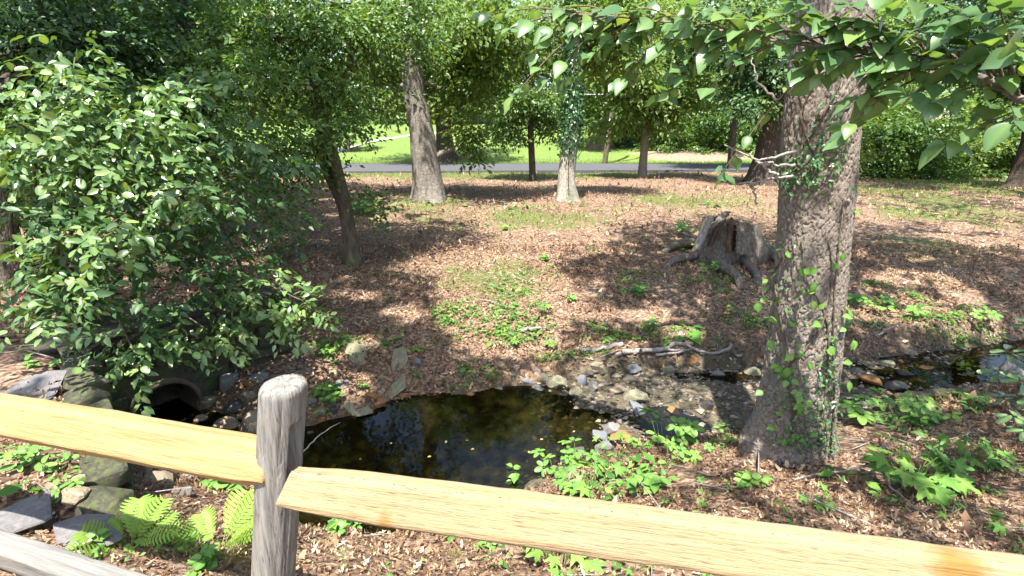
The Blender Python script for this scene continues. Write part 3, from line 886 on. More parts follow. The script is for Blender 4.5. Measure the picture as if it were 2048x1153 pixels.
for tip, z0 in (((5.2, 3.2, 6.5), 4.0), ((4.0, 6.5, 7.5), 5.0), ((1.6, 5.6, 8.5), 6.5), ((-.2, 2.2, 8.0), 6.0), ((3.4, -.2, 8.0), 5.2), ((2.2, 4.0, 11.5), 7.5)):
    s = OAK_P[np.argmin(abs(OAK_P[:, 2] - z0))]
    limb('limb', s[:3], tip, s[3] * .55, .03, M['bark_grey'], oak, rng)
canopy('crown', oak, rng, [(2.0, 4.8, 8.0), (4.8, 4.1, 6.6), (4.0, 7.2, 7.0), (2.2, 6.5, 7.5), (6.3, 6.6, 7.0), (.4, 3.4, 8.0), (3.8, 2.4, 7.5), (7.8, 3.6, 7.5), (2.2, .1, 7.1), (4.4, 0, 6.9), (8.4, 6.4, 7.4), (10.2, 4.6, 7.6)],
       [(2.6, 2.6, 2.0), (2.4, 2.2, 1.5), (2.4, 2.4, 1.6), (2.0, 2.0, 1.6), (2.3, 2.4, 1.5), (1.9, 1.9, 1.4), (2.0, 1.9, 1.4), (2.3, 2.6, 1.5), (2.0, 1.5, 1.0), (2.0, 1.5, 1.0), (2.4, 2.4, 1.3), (2.2, 2.4, 1.3)], 8200, 6, .5, .14, DIA, M['leaf_canopy'], thr=.46)  # unseen clumps, placed and thinned to dapple the bank and slope
# bleached dead twigs that stand out from the trunk at eye height
for pts in ([(1588, 352), (1545, 360), (1500, 366), (1472, 367)], [(1600, 300), (1540, 318), (1500, 314), (1450, 290)], [(1590, 330), (1540, 330), (1505, 318)], [(1555, 350), (1530, 335), (1500, 310)], [(1500, 366), (1508, 385), (1512, 410)], [(1560, 200), (1520, 170), (1500, 120)]):
    P = spline([at(a, b, 3.15 + .02 * i) for i, (a, b) in enumerate(pts)], 16)
    P = P + .006 * np.random.default_rng(len(pts) + pts[0][0]).normal(size=P.shape)
    V, T = tube(P, np.linspace(.010, .004, len(P)), 6)
    part('dead_twig', V, T, M['dead_wood'], oak, smooth=True)

def oak_surface(px, py):
    """where the sight line meets the oak's bark"""
    d = ray(px, py); q = OAK_SURF[::4, ::2].reshape(-1, 3) - np.array([0, 0, EYE])
    tq = (q @ d) / (d @ d); dist = np.linalg.norm(q - tq[:, None] * d, axis=1)
    m = dist < .02
    if not m.any(): m = dist < dist.min() + .004
    i = np.nonzero(m)[0][np.argmin(tq[m])]
    return q[i] + np.array([0, 0, EYE])

# climbers on the oak
vine = thing('climbing_vine', 'bright green creeper and dark ivy climbing the large oak trunk', 'vine', oak_surface(1600, 880))
rng = np.random.default_rng(8)
def oak_n(p):
    ax = OAK_P[np.argmin(abs(OAK_P[:, 2] - p[2]))][:3]
    v = p - ax; v[2] = 0
    return norm(v)
for pts in ([(1590, 890), (1580, 800), (1570, 700), (1545, 560), (1562, 520)], [(1640, 895), (1652, 800), (1660, 700), (1650, 620), (1610, 560), (1600, 480)], [(1560, 745), (1620, 690), (1650, 640), (1668, 560), (1660, 480)], [(1580, 350), (1600, 300), (1640, 240), (1690, 150), (1650, 90)], [(1640, 330), (1600, 250), (1620, 180), (1690, 110)], [(1665, 895), (1672, 780), (1668, 650), (1680, 500), (1690, 400)]):
    P = np.array([oak_surface(a, b) for a, b in spline(np.array(pts, float), 26)])
    P = np.array([p + oak_n(p) * .006 for p in P])
    P[1:-1] = (P[:-2] + P[1:-1] + P[2:]) / 3
    V, T = tube(P, np.linspace(.009, .005, len(P)), 6)
    part('stem', V, T, M['bark_brown'], vine, smooth=True)
bright = [(1548, 548), (1542, 570), (1554, 582), (1612, 538), (1625, 552), (1602, 588), (1618, 592), (1628, 600), (1560, 640), (1515, 612), (1528, 685), (1540, 690), (1590, 700), (1602, 695), (1645, 680), (1660, 690), (1655, 712), (1552, 728), (1562, 735), (1578, 740), (1630, 735), (1576, 757), (1524, 783), (1620, 760), (1590, 785), (1605, 780), (1625, 790), (1603, 812), (1636, 640), (1556, 825), (1550, 850), (1625, 620), (1580, 640), (1688, 610), (1700, 640), (1690, 660), (1702, 690), (1690, 760), (1680, 720), (1695, 430), (1618, 910 - 30), (1590, 862), (1575, 880), (1635, 865), (1600, 540), (1566, 500), (1680, 500), (1672, 530)]
for i, (a, b) in enumerate(bright):
    p = oak_surface(a, b) if 1530 < a < 1692 else at(a, b, 3.45)
    nn = oak_n(p) if 1530 < a < 1692 else np.array([0, -.7, .7])
    for q in range(2 if i % 3 == 0 else 1):
        ax = np.array([rng.normal() * .7, -.25, -.35 + .5 * rng.normal()])
        leaf_part(vine, p + nn * .03 + rng.normal(size=3) * .015, ax, nn * .7 + np.array([0, -.3, .8]) + .3 * rng.normal(size=3), rng.uniform(.055, .095), 'ovate2', M['leaf_plant'])
iv = []
for a, b, sx, sy, n in ((1658, 830, 12, 60, 110), (1620, 865, 26, 26, 90), (1655, 760, 14, 50, 60), (1590, 830, 30, 30, 30), (1600, 345, 40, 22, 210), (1640, 300, 35, 35, 70), (1670, 250, 20, 40, 50), (1570, 770, 25, 40, 40), (1590, 590, 30, 60, 40), (1615, 880, 40, 10, 60)):
    for q in range(n):
        iv.append((a + rng.normal() * sx, b + rng.normal() * sy))
P = np.array([oak_surface(min(max(a, 1550), 1712), min(b, 900)) for a, b in iv]); Nn = np.array([oak_n(p) for p in P])
foliage('ivy_leaves', vine, rng, (P + Nn * (.012 + .03 * rng.random((len(P), 1))), rng.normal(size=P.shape) * .7 + np.array([0, 0, -.5]), Nn + .4 * rng.normal(size=P.shape) + np.array([0, 0, .3]), .036 * (.6 + .8 * rng.random(len(P)))), MED, M['leaf_ivy'], kind='stuff')

# leaning small tree left of the middle
lt, _ = wood_tree('leaning_tree', 'small dark leaning tree with fine leaves between the shrub and pale trunk', [(705, 527), (697, 455), (688, 400), (668, 320), (640, 225), (602, 135), (548, 55), (500, -60)], None,
    [.15, .125, .115, .105, .095, .085, .07, .06], M['bark_brown'],
    [(470, 130, 1.0), (560, 235, .9), (640, 70, 1.0), (600, 30, .8), (545, 15, .8), (700, 165, .9), (760, 80, .9), (620, 280, .8), (530, 315, .7), (480, 20, 1.0), (560, 100, .9), (690, 20, .9), (800, 20, .9), (640, 170, .8), (735, 395, .30), (760, 420, .25), (600, 345, .5), (560, 400, .5), (480, 350, .6)],
    M['leaf_small'], .085, 5400, 5, .34, upper=((-4.2, 8.4, 6.4), (2.4, 2.2, 1.5), 1000, .10), seed=11, amp=.006, flare=.35, nlimb=9, thr=.5)
rng = np.random.default_rng(3)
P = spline([on_y(a, b, 9.0) for a, b in ((697, 455), (680, 400), (655, 345), (640, 290), (650, 230), (690, 160), (720, 60))], 40)
V, T = tube(P, np.linspace(.10, .05, 40), 14, True, bark_disp(7, .006)); part('second_stem', V, T, M['bark_brown'], lt, smooth=True)
P = spline([on_y(a, b, 8.9) for a, b in ((602, 135), (585, 95), (620, 78), (655, 70))], 20)
V, T = tube(P, np.linspace(.06, .02, 20), 10); part('limb', V, T, M['bark_brown'], lt, smooth=True)

wood_tree('broad_tree', 'broad pale grey tree with flared base standing left of the ivy tree', [(858, 400), (851, 330), (840, 250), (827, 180), (820, 80), (812, -60)], None, [.44, .385, .33, .28, .26, .24], M['bark_grey'],
    [(925, 190, .9, .5), (935, 265, .5), (945, 300, .35), (900, 110, 1.2, 1.0), (770, 110, 1.2, 1.2), (960, 120, 1.1), (840, 30, 1.2, 1.0), (940, 40, 1.3), (780, 200, .7, .8), (1000, 60, 1.3)], M['leaf_far'], .16, 3600, 5, .5,
    upper=((-3.6, 13.4, 9.5), (3.4, 2.6, 1.8), 1100, .16), seed=21, flare=.55, lobes=3, amp=.012, thr=.36)

ivt, ivp = wood_tree('ivy_tree', 'pale smooth trunk with ivy clothing its upper half, midway to road', [(1132, 400), (1133, 352), (1140, 290), (1144, 220), (1148, 150), (1150, 60), (1152, -60)], None, [.25, .235, .225, .215, .20, .18, .16], M['bark_pale'],
    [(1180, 40, 1.2, 1.4), (1080, 30, 1.2, .8), (1240, 60, 1.2, .5), (1200, 120, .9, 1.0), (1090, 110, .8, .9), (1230, 10, 1.3)], M['leaf_far'], .13, 2800, 5, .5, seed=22, flare=.9, lobes=3, thr=.36)
rng = np.random.default_rng(23)
ivy = thing('ivy_vine', 'dark ivy wrapped thickly round the pale trunk midway to road', 'vine', ivp[1][:3])
q = spline(ivp, 300); q = q[(q[:, 2] > 1.15) & (q[:, 2] < 6.5)]
i = rng.integers(0, len(q), 5500); th_ = rng.random(5500) * 6.283
dens = (q[i, 2] - 1.15) / 1.2 + .35 * vnoise(np.cos(th_) * 2, np.sin(th_) * 2, q[i, 2] * 2, 3) + .15 > rng.random(5500)
i, th_ = i[dens], th_[dens]
Nn = np.stack([np.cos(th_), np.sin(th_), np.zeros(len(i))], 1)
foliage('ivy_leaves', ivy, rng, (q[i, :3] + Nn * (q[i, 3:4] + .02 + .10 * rng.random((len(i), 1)) ** 2), rng.normal(size=Nn.shape) * .5 + np.array([0, 0, -.6]), Nn + .4 * rng.normal(size=Nn.shape) + np.array([0, 0, .3]), 0.10 * (.6 + .8 * rng.random(len(i)))), DIA, M['leaf_ivy'], kind='stuff')
P = spline([ivp[1][:3] + np.array([.05, -.26, .1])] + [p[:3] + np.array([.03 * (-1) ** k, -p[3] - .012, 0]) for k, p in enumerate(ivp[2:6])], 40)
V, T = tube(P, .018, 6); part('stem', V, T, M['bark_brown'], ivy, smooth=True)

wood_tree('slender_tree', 'slender dark trunk left of the ivy tree near the road', [(1065, 362), (1063, 300), (1061, 240), (1062, 160), (1064, 60)], None, [.14, .125, .115, .11, .10], M['bark_dark'],
    [(1020, 195, 1.1), (1085, 190, 1.2), (1010, 255, .7), (1055, 120, 1.2), (1105, 245, .7), (985, 150, 1.0), (1040, 275, .5), (1000, 60, 1.3)], M['leaf_small'], .16, 2600, 5, .5, seed=24, flare=.3)
wood_tree('slender_tree', 'slender pale grey trunk right of the utility pole near road', [(1284, 356), (1288, 300), (1293, 230), (1296, 150), (1298, 50)], None, [.19, .165, .155, .15, .14], M['bark_grey'],
    [(1345, 225, .9), (1235, 195, 1.0), (1215, 240, .8), (1290, 130, 1.3), (1370, 180, 1.0), (1330, 80, 1.5), (1250, 100, 1.4), (1320, 200, .8)], M['leaf_far'], .22, 2600, 5, .7, seed=25, flare=.3, droop=.6)
wood_tree('slender_tree', 'slender dark trunk left of the thick leaning trunk by road', [(1461, 343), (1466, 270), (1475, 180), (1490, 90)], None, [.2, .17, .16, .15], M['bark_dark'],
    [(1440, 180, 1.4), (1510, 120, 1.6), (1420, 80, 1.8), (1480, 40, 1.8), (1540, 180, 1.2), (1400, 140, 1.2)], M['leaf_far'], .2, 2600, 5, .7, seed=26, flare=.3)
wood_tree('leaning_trunk_tree', 'thick dark leaning trunk half hidden behind the large oak', [(1528, 368), (1542, 310), (1552, 250), (1562, 170), (1572, 60)], None, [.66, .55, .5, .46, .42], M['bark_dark'],
    [(1510, 170, 1.2), (1550, 130, 1.4), (1490, 220, .8), (1600, 200, 1.2), (1530, 60, 1.8), (1640, 100, 1.8)], M['leaf_dark'], .18, 3200, 5, .6, seed=27, flare=.45, lobes=4, amp=.03)
wood_tree('edge_tree', 'dark thick tree base cut off by the right picture edge', [(2062, 376), (2072, 320), (2085, 250), (2100, 120)], None, [.62, .5, .46, .42], M['bark_dark'],
    [(2040, 60, 2.0), (1960, 40, 2.0), (2030, 150, 1.3), (1900, 80, 1.6)], M['leaf_dark'], .18, 2200, 5, .6, seed=28, flare=.6, lobes=3, amp=.02, upper=((14.0, 11.5, 8.5), (6.5, 5.0, 1.6), 1900, .17), thr=.12)  # upper clump is unseen foliage added to shade the right slope
wood_tree('roadside_tree', 'tree across the road behind the broad pale trunk', [(893, 324), (888, 270), (884, 200), (880, 80)], None, [.62, .5, .45, .4], M['bark_dark'],
    [(900, 170, 2.0), (850, 120, 2.2), (940, 110, 2.2), (790, 170, 1.8), (890, 50, 2.6), (960, 190, 1.3), (760, 60, 2.6)], M['leaf_far'], .24, 3600, 5, .8, base=lawn_at(893, 323), seed=29, flare=.8, lobes=3, group=None)
wood_tree('roadside_tree', 'broad flared brown trunk on lawn behind the utility pole', [(1197, 298), (1212, 250), (1222, 180), (1230, 60)], None, [.72, .58, .52, .45], M['bark_brown'],
    [(1180, 180, 2.0), (1240, 190, 2.0), (1200, 110, 2.6), (1130, 130, 2.4), (1260, 90, 2.6), (1170, 220, 1.2)], M['leaf_far'], .26, 3600, 5, .8, base=lawn_at(1197, 297), seed=30, flare=.8, lobes=3)
wood_tree('roadside_tree', 'dark straight trunk against the thicket right of the utility pole', [(1243, 296), (1245, 250), (1247, 180), (1250, 60)], None, [.5, .42, .38, .34], M['bark_dark'],
    [(1300, 150, 2.4), (1350, 100, 2.8), (1270, 210, 1.4), (1330, 200, 1.6), (1240, 40, 2.6)], M['leaf_dark'], .26, 3000, 5, .8, base=lawn_at(1243, 294), seed=31, flare=.5)
wood_tree('young_tree', 'young slim tree on the lawn beside the pale driveway', [(696, 306), (697, 285), (690, 262), (688, 240)], None, [.14, .12, .10, .06], M['bark_grey'],
    [(690, 225, .9), (660, 240, .7), (720, 235, .7), (700, 190, .9), (740, 300, .3)], M['leaf_small'], .16, 1500, 5, .5, base=lawn_at(696, 304), seed=32, flare=.2)

# dense trees filling the upper left behind the shrub
def deep_tree(label, base, clumps, mat, size, n, seed, upper, r=.16, k=5, bias=0.0, thr=.42):
    rng = np.random.default_rng(seed)
    b = np.array([base[0], base[1], hz(*base)])
    th = thing('dense_tree', label, 'tree', b, 'dense trees behind the shrub')
    C = np.array([at(c[0], c[1], c[2]) for c in clumps]); R = np.array([(c[3] * 1.15, c[3] * 1.1, c[3] * .75) for c in clumps])
    top = np.array(upper[0], float)
    P = [(b[0], b[1], b[2] - .2, r), (b[0] + .1, b[1], b[2] + 4.2, r * .85), (*(b * .3 + top * .7), r * .6), (*top, r * .3)]
    trunk('trunk', P, M['bark_dark'], th, 20, 60, .006, .4, 3, seed)
    for i in range(min(6, len(C))):
        limb('limb', np.array(P[0][:3]) * .45 + np.array(P[1][:3]) * .55, C[i], r * .35, .012, M['bark_dark'], th, rng)
    F = twigs(rng, *subclump(rng, C, R), n, k, .4, size, .3)
    F2 = twigs(rng, np.array(upper[2::2], float) if len(upper) > 2 else top[None], np.array(upper[3::2], float) if len(upper) > 3 else np.array([upper[1]], float), int(n * 1.0), k, .5, size * 1.45, .3)
    kp = lit_map(F2[0], bias) < thr
    foliage('crown', th, rng, tuple(np.concatenate([a, f[kp]]) for a, f in zip(F, F2)), DIA, mat)
deep_tree('dense dark leafy tree filling the top left corner', (-6.8, 6.6), [(40, 60, 7.2, 1.1), (160, 40, 7.6, 1.1), (60, 190, 7.0, 1.0), (280, 60, 8.0, 1.1), (10, 320, 7.2, .9), (200, 200, 7.8, 1.0), (120, 380, 7.5, .9), (-60, 130, 7, 1.2)], M['leaf_dark'], .10, 5200, 51,
          ((-5.0, 4.2, 9.0), (2.6, 2.4, 1.7), (-5.0, 3.4, 9.0), (2.4, 2.2, 1.6), (-3.2, 2.6, 8.8), (1.9, 1.9, 1.2), (-4.6, 1.2, 9.2), (2.2, 1.8, 1.3), (-2.6, 1.4, 9.0), (1.5, 1.4, 1.1)), thr=.46)  # unseen upper clumps, added to keep sun off the shrub
deep_tree('dense dark leafy tree between the shrub and the leaning tree', (-6.0, 10.0), [(360, 60, 9.5, 1.2), (420, 180, 9.6, 1.2), (330, 220, 9.4, 1.1), (460, 60, 10, 1.2), (300, 340, 9.2, 1.0), (420, 330, 9.6, .9), (220, 300, 9.2, 1.0), (260, 130, 9.6, 1.2)], M['leaf_small'], .10, 4200, 52,
          ((-5.0, 8.0, 8.5), (2.8, 2.6, 1.7), (-5.0, 7.4, 8.5), (2.8, 2.6, 1.7)), thr=.42)
deep_tree('dark leafy tree farthest back behind the shrub', (-10.5, 14.0), [(60, 120, 13, 1.8), (180, 60, 14, 2.0), (300, 120, 14, 1.8), (120, 260, 13, 1.5), (240, 250, 14, 1.5), (380, 260, 14.5, 1.4), (0, 330, 13, 1.2), (560, 40, 15.5, 1.0), (440, 40, 15, 1.6)], M['leaf_small'], .15, 5200, 53, ((-9, 12.5, 8.5), (4.5, 4, 2.2)), r=.2)

# ------------------------------------------------------------------ the shrub over the culvert
rng = np.random.default_rng(61)
sb = np.array([-4.9, 5.0, hz(-4.9, 5.0)])
shrub = thing('leafy_shrub', 'large leafy shrub with sunlit sprays hanging over the culvert wall', 'shrub', sb)
SH = [(150, 115, 4.3, .26), (110, 150, 4.4, .25), (175, 195, 4.2, .30), (60, 225, 4.3, .34), (255, 210, 4.3, .30), (330, 190, 4.6, .28), (385, 150, 4.8, .20), (115, 280, 4.1, .34), (205, 265, 4.1, .34), (305, 270, 4.4, .32), (45, 300, 4.0, .34), (255, 330, 4.2, .34), (340, 385, 4.3, .30), (170, 350, 4.0, .32), (235, 440, 3.9, .26), (245, 470, 3.8, .18), (135, 490, 3.8, .26), (350, 400, 4.2, .22), (115, 560, 3.7, .24), (100, 625, 3.6, .20), (200, 595, 3.9, .24), (275, 510, 4.2, .30), (440, 470, 5.0, .32), (505, 570, 5.0, .32), (620, 608, 5.0, .20), (520, 650, 4.8, .28), (275, 715, 4.1, .22), (270, 680, 4.1, .22), (415, 660, 4.6, .26), (350, 600, 4.5, .32), (400, 540, 4.7, .32), (60, 440, 3.8, .36), (30, 540, 3.7, .28), (425, 300, 4.9, .34), (455, 385, 5.0, .32), (500, 300, 5.3, .32), (565, 330, 5.5, .28), (330, 470, 4.6, .34), (440, 580, 5.0, .34), (180, 420, 4.2, .34), (540, 430, 5.6, .34), (600, 470, 5.8, .24), (300, 620, 4.4, .24), (60, 360, 4.2, .4), (400, 440, 5.0, .36)]
C = np.array([at(a, b, d) for a, b, d, r in SH]); R = np.array([(r * 1.25, r, r * .62) for *_, r in SH])
for i in range(0, len(SH), 2):
    m = sb * .55 + C[i] * .45; m[2] = max(m[2], .15)
    P = spline([sb + np.array([rng.normal() * .12, rng.normal() * .12, -.1]), m + rng.normal(size=3) * .1 + np.array([0, 0, .3]), C[i]], 18)
    V, T = tube(P, np.linspace(.026, .006, 18), 7); part('branch', V, T, M['bark_brown'], shrub, smooth=True)
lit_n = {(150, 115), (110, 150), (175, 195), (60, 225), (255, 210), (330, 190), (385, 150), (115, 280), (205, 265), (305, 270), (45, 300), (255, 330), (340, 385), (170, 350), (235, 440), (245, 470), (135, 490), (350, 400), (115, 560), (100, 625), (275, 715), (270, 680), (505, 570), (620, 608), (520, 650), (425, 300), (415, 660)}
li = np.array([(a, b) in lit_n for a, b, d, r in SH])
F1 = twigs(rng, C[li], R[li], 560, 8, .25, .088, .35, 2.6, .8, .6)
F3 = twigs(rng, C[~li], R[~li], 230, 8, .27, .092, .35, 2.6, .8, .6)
depth = F1[0][:, 1] * CP - (F1[0][:, 2] - EYE) * SP
big = np.argsort(-(F1[3] / depth) + .006 * rng.random(len(depth)))[:300]
msk = np.ones(len(depth), bool); msk[big] = False
for i in big:
    leaf_part(shrub, F1[0][i], F1[1][i], F1[2][i], F1[3][i], 'ellip', M['leaf_shrub_part'])
# inner growth behind the sprays, shade put into its darker leaf colour
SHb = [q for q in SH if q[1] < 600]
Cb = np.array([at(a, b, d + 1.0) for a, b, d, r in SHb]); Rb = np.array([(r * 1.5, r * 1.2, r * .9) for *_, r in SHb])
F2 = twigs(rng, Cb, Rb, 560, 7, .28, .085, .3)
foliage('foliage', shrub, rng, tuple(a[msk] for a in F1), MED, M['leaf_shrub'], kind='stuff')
foliage('shade_toned_foliage', shrub, rng, tuple(np.concatenate([a, b]) for a, b in zip(F2, F3)), MED, M['leaf_dark'], kind='stuff')  # unlit sprays and inner leaves share a darker colour standing for shade

# ------------------------------------------------------------------ broad-leaved branch hanging in from the right
rng = np.random.default_rng(71)
tb = np.array([5.0, 1.5, hz(5.0, 1.5)])
bt = thing('broadleaf_tree', 'broad leaved tree whose long branch reaches in from the right', 'tree', tb)
trunk('trunk', [(5.0, 1.5, tb[2] - .2, .2), (5.0, 1.5, 0.3, .17), (4.95, 1.5, 2.0, .15), (4.9, 1.4, 4.5, .12), (4.8, 1.2, 7.5, .05)], M['bark_grey'], bt, 28, 70, .006, .4, 4, 71)
main = spline([(4.95, 1.5, 2.0), (3.6, 1.55, 2.2)] + [tuple(at(*q)) for q in ((2180, 195, 2.0), (1990, 163, 2.15), (1870, 130, 2.3), (1700, 100, 2.5), (1540, 80, 2.7), (1400, 55, 2.9), (1250, 35, 3.1), (1080, 25, 3.3))], 90)
V, T = tube(main, np.linspace(.022, .004, 90), 9, True, bark_disp(4, .001)); mb = part('branch', V, T, M['bark_grey'], bt, smooth=True)
ends = [(1900, 285, 2.2), (1960, 250, 2.1), (2030, 240, 1.9), (1830, 60, 2.2), (1950, 40, 2.0), (2040, 100, 1.85), (1760, 60, 2.4), (1725, 190, 2.45), (1690, 255, 2.5), (1640, 150, 2.6), (1650, 40, 2.5), (1580, 120, 2.7), (1500, 40, 2.7), (1480, 120, 2.8), (1420, 105, 2.9), (1410, 185, 2.9), (1350, 140, 3.0), (1360, 60, 2.9), (1290, 120, 3.1), (1300, 40, 3.0), (1230, 90, 3.2), (1200, 40, 3.2), (1180, 110, 3.2), (1100, 60, 3.3), (1060, 110, 3.4), (1090, 170, 3.4), (1030, 190, 3.4), (1140, 165, 3.4), (1010, 60, 3.4), (970, 30, 3.5), (1800, 130, 2.3), (1880, 200, 2.2), (1780, 20, 2.3), (1990, 100, 2.0), (1560, 30, 2.6), (1440, 20, 2.8), (1240, 165, 3.2), (1330, 195, 3.1), (1440, 350, 3.0), (1985, 215, 2.05), (1850, 100, 2.25), (1920, 130, 2.1), (1680, 60, 2.45), (1610, 80, 2.6), (1530, 70, 2.7), (1450, 70, 2.8), (1390, 20, 2.8), (1340, 90, 3.0), (1270, 70, 3.1), (1150, 60, 3.2), (1120, 20, 3.3), (1060, 50, 3.4), (1740, 120, 2.4), (2000, 20, 1.95), (1880, 10, 2.1), (1700, 10, 2.4), (1600, 5, 2.5), (1250, 20, 3.0), (1630, 60, 2.5), (1720, 40, 2.4), (1660, 110, 2.5), (1600, 140, 2.6), (1750, 150, 2.4), (1820, 190, 2.25), (1910, 60, 2.05)]
nleaf = 0; rest = []
for e in ends:
    E_ = at(*e); dd = np.linalg.norm(main - E_, axis=1) + .5 * np.maximum(main[:, 2] * 0 + (np.arange(90) / 90 - .98), 0)
    far_i = int(np.argmin(dd)); s = main[max(far_i - 7, 18)]
    P = spline([s, s * .5 + E_ * .5 + np.array([0, 0, .04]), E_], 14)
    V, T = tube(P, np.linspace(.008, .003, 14), 5); part('twig', V, T, M['twig'], bt, smooth=True)
    d = norm(E_ - s)[None]; L = np.linalg.norm(E_ - s)
    tw = P[[4, 7, 9, 11, 12, 13]]
    side = norm(np.cross(d[0], [0, 0, 1.0]))
    for j, p in enumerate(tw):
        sgn = 1 if j % 2 else -1
        a = d[0] * (.5 if j < 5 else 1.2) + side * sgn * (1.0 if j < 5 else .1) + np.array([0, -.1, -.35]) + .3 * rng.normal(size=3)
        nn = np.array([.05, -.42, 1.0]) + .35 * rng.normal(size=3)
        s_ = .110 * rng.lognormal(0, .24)
        if nleaf < 300 and p[1] > .5:
            leaf_part(mb, p + norm(a) * .015, a, nn, s_, 'ovate' if rng.random() < .6 else 'ovate2', M['leaf_big']); nleaf += 1
        else:
            rest.append((p, a, nn, s_))
for e in ends:
    E_ = at(*e)
    for q in range(3):
        d_ = norm(rng.normal(size=3) * np.array([1, 1, .5]))
        rest.append((E_ + d_ * rng.uniform(.01, .03), d_ + np.array([0, -.1, -.35]), np.array([.05, -.42, 1.0]) + .4 * rng.normal(size=3), rng.uniform(.075, .125)))
if rest:
    P_, A_, N_, S_q = (np.array([r[i] for r in rest]) for i in range(4))
    foliage('foliage', bt, rng, (P_, A_, N_, S_q), OVATE2[:2], M['leaf_big_stuff'], kind='stuff')
canopy('crown', bt, rng, [(5.6, .8, 6.0), (6.2, 2.6, 5.5), (5.4, 2.6, 5.0), (7.5, 1.0, 5.5)], [(1.6, 1.6, 1.2), (1.8, 1.7, 1.1), (1.2, 1.2, .8), (1.8, 1.8, 1.1)], 1300, 6, .4, .13, MED, M['leaf_canopy'], thr=.42)

# ------------------------------------------------------------------ background trees, shrubs
def copy_tree(o, parent=None):
    c = o.copy(); COL.objects.link(c); c.parent = parent
    for ch in list(o.children): copy_tree(ch, c)
    return c

def bg_tree(seed, mat, n, size, H=15, R=5.0):
    rng = np.random.default_rng(seed)
    th = thing('background_tree', 'x', 'tree', (0, 0, 0), 'background trees beyond the lawn')
    trunk('trunk', [(0, 0, -.4, .45), (0, 0, .2, .4), (.1, 0, H * .4, .3), (.2, 0, H * .8, .12)], M['bark_dark'], th, 14, 24, .02, .5, 3, seed)
    C, Rr = [], []
    for k in range(26):
        a = rng.random() * 6.28; z = H * (.16 + .80 * rng.random()); rr = R * (1.05 - .55 * abs(z / H - .45)) * rng.uniform(.25, .85)
        C.append((math.cos(a) * rr, math.sin(a) * rr, z)); r = rng.uniform(1.1, 2.0); Rr.append((r * 1.2, r * 1.2, r * .65))
    for i in range(5):
        limb('limb', (0.1, 0, C[i][2] * .7), C[i], .09, .02, M['bark_dark'], th, rng, nseg=5, n=8)
    foliage('crown', th, rng, twigs(rng, *subclump(rng, np.array(C), np.array(Rr), 4), n, 5, .9, size, .35), DIA, mat)
    return th

def bg_shrub(seed, mat, n, size, R=1.6, H=2.2):
    rng = np.random.default_rng(seed)
    th = thing('thicket_shrub', 'x', 'shrub', (0, 0, 0), 'thicket shrubs')
    C, Rr = [], []
    for k in range(15):
        a = rng.random() * 6.28; z = H * (.08 + .85 * rng.random()); rr = R * (1.0 - .45 * z / H) * rng.uniform(.2, .95)
        C.append((math.cos(a) * rr, math.sin(a) * rr, z)); r = rng.uniform(.35, .65) * R * .6; Rr.append((r * 1.3, r * 1.3, r * .7))
    for i in range(5):
        limb('branch', (rng.normal() * .1, rng.normal() * .1, -.1), C[i], .03, .008, M['bark_dark'], th, rng, nseg=5, n=8)
    foliage('foliage', th, rng, twigs(rng, *subclump(rng, np.array(C), np.array(Rr), 4), n, 5, .35, size, .3), DIA, mat, kind='stuff')
    return th

protos = [bg_tree(101, M['leaf_far'], 2300, .36), bg_tree(102, M['leaf_far'], 2300, .33, 17, 5.5), bg_tree(103, M['leaf_far'], 2200, .33, 14, 5)]
used = [0, 0, 0]
rng = np.random.default_rng(100)
BG = []
for k, x in enumerate(np.linspace(-62, 66, 21)):
    y = 60 + rng.uniform(-4, 5) - (6 if x > 18 else 0)
    BG.append((x + rng.uniform(-1.5, 1.5), y, [0, 1, 0, 2][k % 4], rng.uniform(.85, 1.15) * (.68 if -33 < x < -20 else 1)))
for k, x in enumerate(np.linspace(-72, 78, 10)):
    if -34 < x < -19 or 40 < x < 62: continue
    BG.append((x, 74 + rng.uniform(-3, 3), [1, 2, 0][k % 3], rng.uniform(1.15, 1.4)))
BG += [(18, 40, 2, .75), (24, 36, 0, .7), (29, 31, 2, .75), (21, 47, 0, .9), (42, 30, 0, .5), (14.5, 47, 2, .8), (-24, 34, 0, .75), (-31, 28, 2, .8), (-17, 21, 0, .62), (-24, 17, 2, .6), (27, 22.5, 0, .5)]
order = sorted(range(len(BG)), key=lambda i: BG[i][0])
ordinal = {i: r for r, i in enumerate(order)}
for i, (x, y, v, s) in enumerate(BG):
    o = protos[v] if not used[v] else copy_tree(protos[v])
    used[v] = 1
    z = lawn_z(x, y) if y > 34 else hz(x, y)
    o.location = (x, y, z); o.scale = (s, s, s); o.rotation_euler = (0, 0, rng.random() * 6.28)
    if y > 52:
        o['label'] = 'leafy tree in the background tree line at the top of the lawn'; o['group'] = 'background tree line'
    elif x > 0:
        o['label'] = 'leafy tree standing behind the shrub thicket at right'; o['group'] = 'trees behind the right thicket'
    else:
        o['label'] = 'leafy tree behind the dense trees at far left'; o['group'] = 'trees at far left'
sprot = [bg_shrub(111, M['leaf_far'], 900, .15), bg_shrub(112, M['leaf_small'], 900, .15), bg_shrub(113, M['leaf_small'], 900, .14)]
used = [0, 0, 0]
SHR = [(14.2, 22.6, 0, 1.0), (16.2, 23.4, 1, 1.2), (18.0, 22.4, 2, 1.1), (20.2, 23.6, 0, 1.3), (22.6, 22.8, 1, 1.2), (24.6, 23.2, 0, 1.2), (26.6, 22.2, 2, 1.2), (17.2, 25.6, 1, 1.6), (20.5, 26, 2, 1.7), (23.8, 26, 0, 1.7), (27, 25, 1, 1.7), (29.5, 22, 0, 1.4), (15.0, 25.4, 2, 1.3)]
